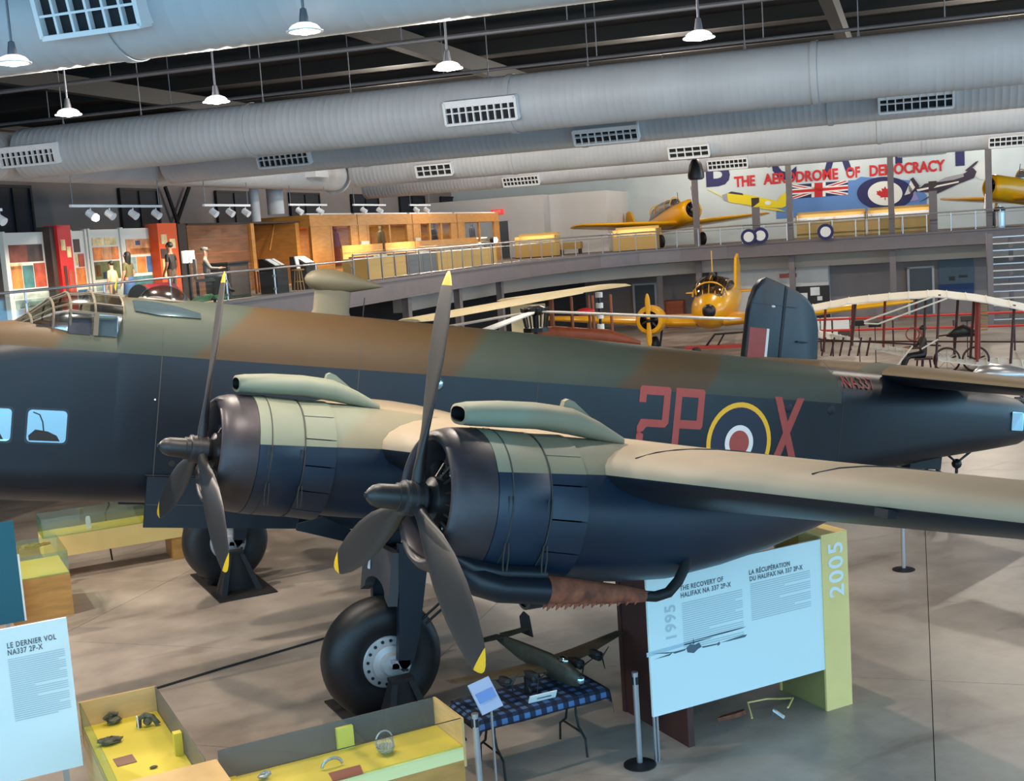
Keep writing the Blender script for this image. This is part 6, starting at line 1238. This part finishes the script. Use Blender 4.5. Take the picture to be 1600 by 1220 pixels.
# -- helicopter: only the rotor head shows above the bomber
hubp = CAM+ray(836, 486)*36.0
t = thing('helicopter', 'helicopter with long white rotor blades hidden behind the bomber fuselage', 'helicopter', (hubp.x, hubp.y, 0), 0); hz_ = hubp.z
MB().cyl((0, 0, hz_-1.4), (0, 0, hz_+.1), .07, n=10).build('rotor_mast', M_eng, t)
hb = MB().lathe((0, 0, hz_-.12), (0, 0, hz_+.2), [(0, .2), (.1, .34), (.2, .34), (.28, .15)], 14)
for k in range(10): a = 2*pi*k/10; hb.cyl((.3*math.cos(a), .3*math.sin(a), hz_-.55), (.42*math.cos(a), .42*math.sin(a), hz_+.1), .028, n=5)
hb.lathe((0, 0, hz_-.6), (0, 0, hz_-.48), [(0, .38), (.12, .38)], 14); hb.build('rotor_head', M_eng, t)
M_bl = mat('white rotor blade', srgb(206, 202, 196), .4)
for k, (px, py, z) in enumerate(((1166, 499, hz_-.06), (742, 522, hz_-.02), (705, 509, hz_-.12))):
    e_ = PWZ(px, py, z)-Vector((hubp.x, hubp.y, 0)); s_ = Vector((0, 0, hz_)); d_ = (Vector((e_.x, e_.y, z))-s_); L_ = min(d_.length, 8.5); d_.normalize(); sd_ = Vector((-d_.y, d_.x, 0)); R = []
    for f in (.5, 1.0, L_*.5, L_): p = s_+d_*f; w_ = .09 if f < .8 else .17; R.append([p+sd_*w_+Vector((0, 0, .015)), p-sd_*w_+Vector((0, 0, .015)), p-sd_*w_-Vector((0, 0, .02)), p+sd_*w_-Vector((0, 0, .02))])
    MB().rings(R).build('rotor_blade', M_bl if k < 2 else mat('grey rotor blade', srgb(150, 140, 132), .5), t)
M_hy = mat('helicopter yellow', srgb(232, 190, 20), .4)
MB().rings([ring(1.0, .3, hz_-.9, hz_-1.3), ring(.5, .55, hz_-.78, hz_-1.6), ring(-.5, .55, hz_-.78, hz_-1.6), ring(-1.2, .3, hz_-.95, hz_-1.4)]).build('engine_cowling', M_hy, t, True)
MB().rings([ring(2.2, .3, 1.6, .6), ring(1.5, .8, 2.0, .4), ring(.2, .85, hz_-1.5, .4), ring(-1.2, .6, hz_-1.6, .6), ring(-5.5, .12, 1.7, 1.4)]).build('cabin', M_hy, t, True)
for s in (-1, 1): MB().tube([(1.5, s*.9, .12), (-1.3, s*.9, .08)], .05, 8).tube([(.9, s*.5, .6), (.9, s*.9, .1)], .04, 6).tube([(-.8, s*.5, .7), (-.8, s*.9, .1)], .04, 6).build('skid', M_eng, t)
# -- cream fabric biplane under the curved gallery
M_fab = mat('cream fabric', srgb(226, 206, 160), .7, noise=.06, scale=5); M_strut = mat('varnished strut', srgb(140, 74, 36), .45); M_bfus = mat('red brown plywood skin', srgb(132, 62, 34), .5, noise=.2, scale=4)
bp = thing('fabric_biplane', 'cream fabric biplane with brown struts below the curved gallery', 'aircraft', (0, 0, 0), 0)
PD = lambda px, py, d_: CAM+ray(px, py)*d_
A = PD(640, 503, 36); B = PD(884, 459, 42.5); dl = (B-A).normalized(); sd_ = Vector((-dl.y, dl.x, 0)).normalized(); cc = (A+B)/2; bp.location = (cc.x, cc.y, 0)
def bw(P, Q, w0, th=.07):
    P = P-Vector((cc.x, cc.y, 0)); Q = Q-Vector((cc.x, cc.y, 0)); R = []
    for f in (0, .03, .5, 1): p = P+(Q-P)*f; w_ = w0*(.6 if f == 0 else 1); R.append([p+sd_*(w_*x)+Vector((0, 0, th*y)) for x, y in ((-.5, 0), (-.35, 1), (0, 1.3), (.35, 1), (.5, 0), (0, -.3))])
    return MB().rings(R)
bw(A, B, 1.5).build('near_wing', M_fab, bp, True, 60)
P_ = PD(800, 470, 41.5); Q_ = PD(957, 447, 44); bw(P_, Q_, 1.6).build('far_wing', M_fab, bp, True, 60)
r_ = lambda px, py, z: PD(px, py, 42.5)-Vector((cc.x, cc.y, 0))
for px, py in ((862, 462), (892, 458), (925, 455), (953, 450)):
    q = r_(px, py, 2.9); MB().tube([(q.x, q.y, 1.3), (q.x, q.y, 3.45)], .05, 6).build('wing_strut', M_strut, bp); MB().tube([(q.x+sd_.x*.9, q.y+sd_.y*.9, 1.3), (q.x+sd_.x*.9, q.y+sd_.y*.9, 3.45)], .045, 6).build('wing_strut', M_strut, bp)
q0 = r_(905, 515, .95); q1 = r_(1000, 520, .75); ax_ = (q1-q0).normalized(); 
dz_ = Vector((0, 0, -.22))
MB().tube([q0-ax_*1.6+dz_, q0-ax_*.8+dz_, q0+ax_*1.0+dz_, q1+dz_*1.6], [.25, .3, .28, .08], 12).build('biplane_fuselage', M_bfus, bp, True)
q = r_(826, 500, 1.6); MB().box((q.x, q.y, 2.55), (1.2, .06, 1.5), Matrix.Rotation(math.atan2(RW.y, RW.x), 3, 'Z')).build('fabric_panel', M_fab, bp)
MB().box((q0.x, q0.y, 1.3), (7.0, 1.5, .1), Matrix.Rotation(math.atan2(dl.y, dl.x), 3, 'Z')).build('lower_wing', M_fab, bp)
q = r_(915, 487, 1.9); MB().ball((q.x, q.y, q.z), .34, 12, 8, (1.1, .6, .4)).build('red_seat_cover', mat('crimson cover', srgb(196, 30, 40), .5), bp, True)
for s in (-.8, .8): 
    q = q0+sd_*s; MB().lathe((q.x, q.y, .4), (q.x+sd_.x*.1, q.y+sd_.y*.1, .4), [(0, .32), (.02, .38), (.08, .38), (.1, .32)], 18).build('wheel', M_rubber, bp, True); MB().tube([(q.x, q.y, .4), (q0.x, q0.y, 1.9)], .04, 6).build('gear_strut', M_strut, bp)
q = PD(938, 500, 44.5); t = thing('marker_pole', 'black and white banded pole beside the cream biplane', 'pole', (q.x, q.y, 0)); MB().cyl((0, 0, 0), (0, 0, 3.4), .05, n=8).build('pole', M_tk, t); MB().cyl((0, 0, 0), (0, 0, .04), .3, n=16).build('pole_base', M_tk, t)
for k in range(5): MB().cyl((0, 0, 1.75+k*.38), (0, 0, 1.93+k*.38), .13, n=12).build('white_band', M_mw, t)
# red carpeted drum and boxes behind
q = PWZ(950, 500, 0); t = thing('wooden_crate', 'brown crate by the lower wall left of the yellow twin', 'crate', W(PV(1042, 480, 53).x, 53, 0), RF); MB().bb(-.4, .9, 0, .8, 0, 1.5).build('crate_body', M_bfus, t)
for z in (.1, .75, 1.4): MB().bb(-.43, .93, -.03, .0, z-.06, z+.06).build('crate_slat', M_strut, t)
# -- pioneer pusher biplane with its pilot mannequin
DV = 29.5
dp = thing('pioneer_biplane', 'skeletal pioneer biplane with scalloped white wings right of the tail fin', 'aircraft', W(-9.8, DV, 0), RF)
def dpt(px, py, dv=0.0): q = PV(px, py, DV+dv); return Vector((-9.8-q.x, dv, q.z))
M_dw = mat('unbleached wing cloth', srgb(222, 214, 200), .7); M_ds = mat('dark stained pole', srgb(64, 34, 28), .5); M_dr = mat('red brown pole', srgb(134, 52, 36), .5)
def scallop(P, dep, name):
    n = 26; R = []
    pts = []
    for i in range(n+1):
        f = i/n*(len(P)-1); k = min(int(f), len(P)-2); pts.append(P[k]+(P[k+1]-P[k])*(f-k))
    for i, p in enumerate(pts): s = .05*(i % 2); R.append([p+Vector((0, -dep*.15, -.06-s*.3)), p+Vector((0, dep*.35, .10)), p+Vector((0, dep, -.02)), p+Vector((0, dep, -.05)), p+Vector((0, dep*.35, .06)), p+Vector((0, -dep*.15, -.10-s*.3))])
    o = MB().rings(R).build(name, M_dw, dp, True, 60)
    for i in range(0, n+1, 2): MB().tube([R[i][0]+Vector((0, 0, .01)), R[i][1]+Vector((0, 0, .012)), R[i][2]+Vector((0, 0, .01))], .018, 4).build('wing_rib', M_dw, o)
scallop([dpt(1268, 482), dpt(1330, 470), dpt(1400, 463), dpt(1465, 459), dpt(1530, 466), dpt(1610, 482), dpt(1680, 498)], 1.7, 'upper_wing')
scallop([dpt(1466, 558), dpt(1530, 566), dpt(1610, 570), dpt(1680, 573)], 1.6, 'lower_wing'); scallop([dpt(1268, 520, 1.5), dpt(1340, 535, 1.3), dpt(1412, 552, .8)], 1.2, 'lower_wing')
for k, (px, y0, y1, m, dv) in enumerate(((1290, 477, 550, M_dr, 1.0), (1333, 472, 540, M_dr, .9), (1337, 472, 540, M_ds, 0), (1383, 466, 545, M_dr, 1.2), (1432, 462, 540, M_dr, 1.5), (1447, 462, 575, M_ds, 0), (1468, 460, 578, M_ds, -.1), (1497, 463, 555, M_ds, .6), (1522, 466, 560, M_ds, .2), (1530, 470, 565, M_dr, 0), (1585, 476, 568, M_ds, 0))):
    a = dpt(px, y0, dv); b = dpt(px+ (-6 if m is M_ds else -3), y1, dv); MB().tube([a, b], .05, 6).build('wing_strut', m, dp)
for k in range(6): a = dpt(1290+14*k, 527, .4); b = dpt(1284+14*k, 556, .4); MB().tube([a, b], .035, 5).build('outrigger_strut', M_ds, dp)
for P in (((1350, 502), (1460, 463)), ((1372, 506), (1480, 466)), ((1350, 505), (1372, 506)), ((1395, 580), (1426, 540)), ((1440, 545), (1466, 530))): MB().tube([dpt(*P[0], -.3), dpt(*P[1], -.3)], .03, 5).build('pale_spar', M_dw, dp)
for P in (((1270, 533), (1600, 534)), ((1275, 530), (1470, 540)), ((1466, 525), (1530, 517))): MB().tube([dpt(*P[0], .5), dpt(*P[1], .5)], .03, 5).build('control_wire', M_ds, dp)
MB().rings([[dpt(1527+x, y, .1)+Vector((0, dy, 0)) for x, dy in ((-4, 0), (5, 0), (5, .08), (-4, .08))] for y in (472, 510, 560)]).build('propeller_blade', M_dr, dp)
for k in range(9): MB().box(dpt(1538, 475+k*5, 0), (.22, .06, .05)).build('radiator_fin', mat('brass fin', srgb(150, 112, 62), .4, metal=.5), dp)
mb = MB(); e0 = dpt(1478, 518, .6); e1 = dpt(1528, 518, .6)
MB().rings([[Vector((e0.x+(e1.x-e0.x)*f, e0.y+r*math.cos(a), e0.z-.05+(r*1.0)*math.sin(a)*.8+dz)) for a in [2*pi*i/12 for i in range(12)]] for (f, r, dz) in ((0, .03, -.1), (.25, .22, 0), (.55, .28, .06), (.8, .2, .0), (1.0, .08, -.08))]).build('fuel_tank', M_tk, dp, True)
for px, r0 in ((1480, .42), (1525, .42)):
    c_ = dpt(px, 578, .2); c_.z = r0+.02; w_ = MB().tube([c_+Vector((r0*math.cos(a), 0, r0*math.sin(a))) for a in [2*pi*i/24 for i in range(25)]], .04, 6).build('spoked_wheel', M_ds, dp, True)
    for i in range(8): a = 2*pi*i/8; MB().tube([c_, c_+Vector((r0*math.cos(a), 0, r0*math.sin(a)))], .008, 4).build('spoke', M_steel, w_)
    MB().tube([c_, dpt(px-14, 556, .2)], .03, 5).tube([c_, dpt(px+14, 556, .2)], .03, 5).build('wheel_fork', M_ds, dp)
MB().tube([dpt(1426, 522, .1)+Vector((.22*math.cos(a), 0, .22*math.sin(a))) for a in [2*pi*i/16 for i in range(17)]], .025, 5).build('control_wheel', M_dr, dp)
q = dpt(1443, 560, .1); MB().bb(q.x-.3, q.x+.3, -.2, .4, q.z-.02, q.z+.05).tube([(q.x-.2, .1, q.z), (q.x-.25, .1, .03)], .03, 5).tube([(q.x+.2, .1, q.z), (q.x+.25, .1, .03)], .03, 5).build('pilot_seat', M_ds, dp)
q = PV(1443, 560, DV); pz = q.z-.86
figure('pilot_mannequin', 'pilot mannequin in dark suit seated on the skeletal biplane', 'mannequin', W(q.x, DV+.1, pz-.12), RF-pi/2+.25, 2.1, [M_skin2, mat('brown jacket', srgb(70, 56, 50), .8), M_tk, M_dr, M_tk], pose='sit')
# red rope barrier behind
a = PV(1275, 500, 36); t = thing('rope_barrier', 'red barrier rails behind the skeletal biplane', 'barrier', W(0, 36, 0), RF); m = mat('barrier red', srgb(196, 50, 44), .5)
for (y0, y1) in ((500, 487), (517, 508)): MB().tube([Vector((-PV(1270, y0, 36).x, 0, PV(1270, y0, 36).z)), Vector((-PV(1600, y1, 36).x, 0, PV(1600, y1, 36).z))], .05, 6).build('barrier_rail', m, t)
for px in (1300, 1395, 1490, 1585): q = PV(px, 500, 36); MB().cyl((-q.x, 0, 0), (-q.x, 0, q.z), .035, n=8).build('barrier_post', M_ds, t)
for k, (px, py) in enumerate(((1342, 505), (1367, 507), (1511, 498))):
    q = PV(px, py, 33); t = thing('sign_stand', 'thin sign stand on the far floor, '+('left of three', 'middle of three', 'right of three')[k], 'sign stand', W(q.x, 33, 0), RF); MB().cyl((0, 0, 0), (0, 0, q.z), .02, n=6).build('stand_post', M_tk, t); MB().cyl((0, 0, 0), (0, 0, .03), .18, n=12).build('stand_base', M_tk, t); mb = MB(); mb.box((0, 0, q.z), (.45, .3, .03), Matrix.Rotation(.5, 3, 'X')); mb.build('stand_plate', M_tk, t)
q = PZ(1305, 522, .9); t = thing('white_board', 'white picture board standing behind the tail fin', 'info panel', W(PV(1305, 512, 38).x, 38, 0), RF); z_ = PV(1305, 496, 38).z; MB().bb(-.75, .75, 0, .05, z_-1.0, z_).build('board', M_mw, t); MB().bb(.1, .6, -.01, 0, z_-.9, z_-.5).build('board_picture', PM[4], t); MB().bb(-.7, -.4, -.01, 0, z_-.9, z_-.5).build('board_picture', PM[4], t)
for x in (-.6, .6): MB().bb(x-.03, x+.03, 0, .05, 0, z_).build('board_leg', M_tk, t)
# -- lower wall fittings
on_v('notice_board', 1240, 448, 1298, 500, 54.15, .08, M_tk, 'black notice board with white notices behind the tail fin', 'notice board'); nb = bpy.data.objects['notice_board']
for (x0, y0, x1, y1) in ((1266, 449, 1281, 461), (1277, 463, 1285, 469), (1250, 458, 1262, 468)):
    a = PV(x0, y0, 54.05); b = PV(x1, y1, 54.05); MB().bb(54.03, 54.07, a.x, b.x, a.z, b.z).build('notice', M_mw, nb)
o = on_v('wall_poster', 1466, 379, 1522, 442, 55.45, .05, mat('poster grey blue', srgb(92, 108, 120), .6), 'tall poster with a blue lower band beside the staircase', 'poster')
for (x0, y0, x1, y1, m) in ((1466, 445, 1522, 462, mat('poster deep blue', srgb(34, 62, 110), .6)), (1466, 379, 1522, 402, mat('poster navy', srgb(26, 46, 92), .6)), (1483, 432, 1492, 438, M_tk), (1498, 430, 1512, 433, M_tk)):
    a = PV(x0, y0, 55.38); b = PV(x1, y1, 55.38); MB().bb(55.36, 55.41, a.x, b.x, a.z, b.z).build('poster_patch', m, o)
o = on_v('wall_plaque', 1218, 428, 1245, 433, 54.18, .05, mat('red plaque', srgb(176, 96, 84), .6), 'small reddish aircraft shaped plaque on the white lower wall', 'plaque'); a = PV(1228, 424, 54.15); MB().prism([(0, 0), (.5, .2), (.6, .5), (.3, .2)], (54.1, a.x, a.z-.2), (0, -1, 0), (0, 0, 1), (.03, 0, 0)).build('plaque_wing', M_rust, o)
# -- open staircase at the right edge
sv = 46.0; a = PV(1548, 460, sv); t = thing('open_staircase', 'open grey staircase with slatted treads at the right edge', 'staircase', W(a.x, sv, 0), RF)
for k in range(13):
    z = .35+k*.31; q = MB().bb(0, 4.2, .0+.22*k, .28+.22*k, z-.03, z+.02).build('tread', M_wallw if k % 2 else M_steel, t)
for x in (0, 4.2): MB().prism([(-.1, .1), (.2, .1), (3.1, 4.1), (2.8, 4.3)], (x-.04, 0, 0), (0, 1, 0), (0, 0, 1), (.08, 0, 0)).build('stringer', M_fas, t)
MB().bb(-.12, .12, -.1, .2, 0, 4.3).build('stair_post', M_fas, t); MB().bb(1.0, 1.2, 2.9, 3.1, 0, 4.0).build('stair_post', M_fas, t)
# -- polished dome standing behind the tailplane
q = PZ(1570, 592, .0); t = thing('chrome_pod', 'shiny metal pod on a low cradle behind the bomber tailplane', 'artefact', W(PV(1572, 582, 22).x, 22, 0), RF); z_ = PV(1572, 582, 22).z; MB().lathe((-.9, 0, z_), (.9, 0, z_-.1), [(0, .02), (.15, .2), (.5, .3), (.9, .28), (1.5, .15), (1.8, .02)], 20).build('pod_shell', M_steel, t, True)
for x in (-.4, .4): MB().bb(x-.04, x+.04, -.2, .2, 0, z_-.15).build('pod_cradle', M_tk, t)
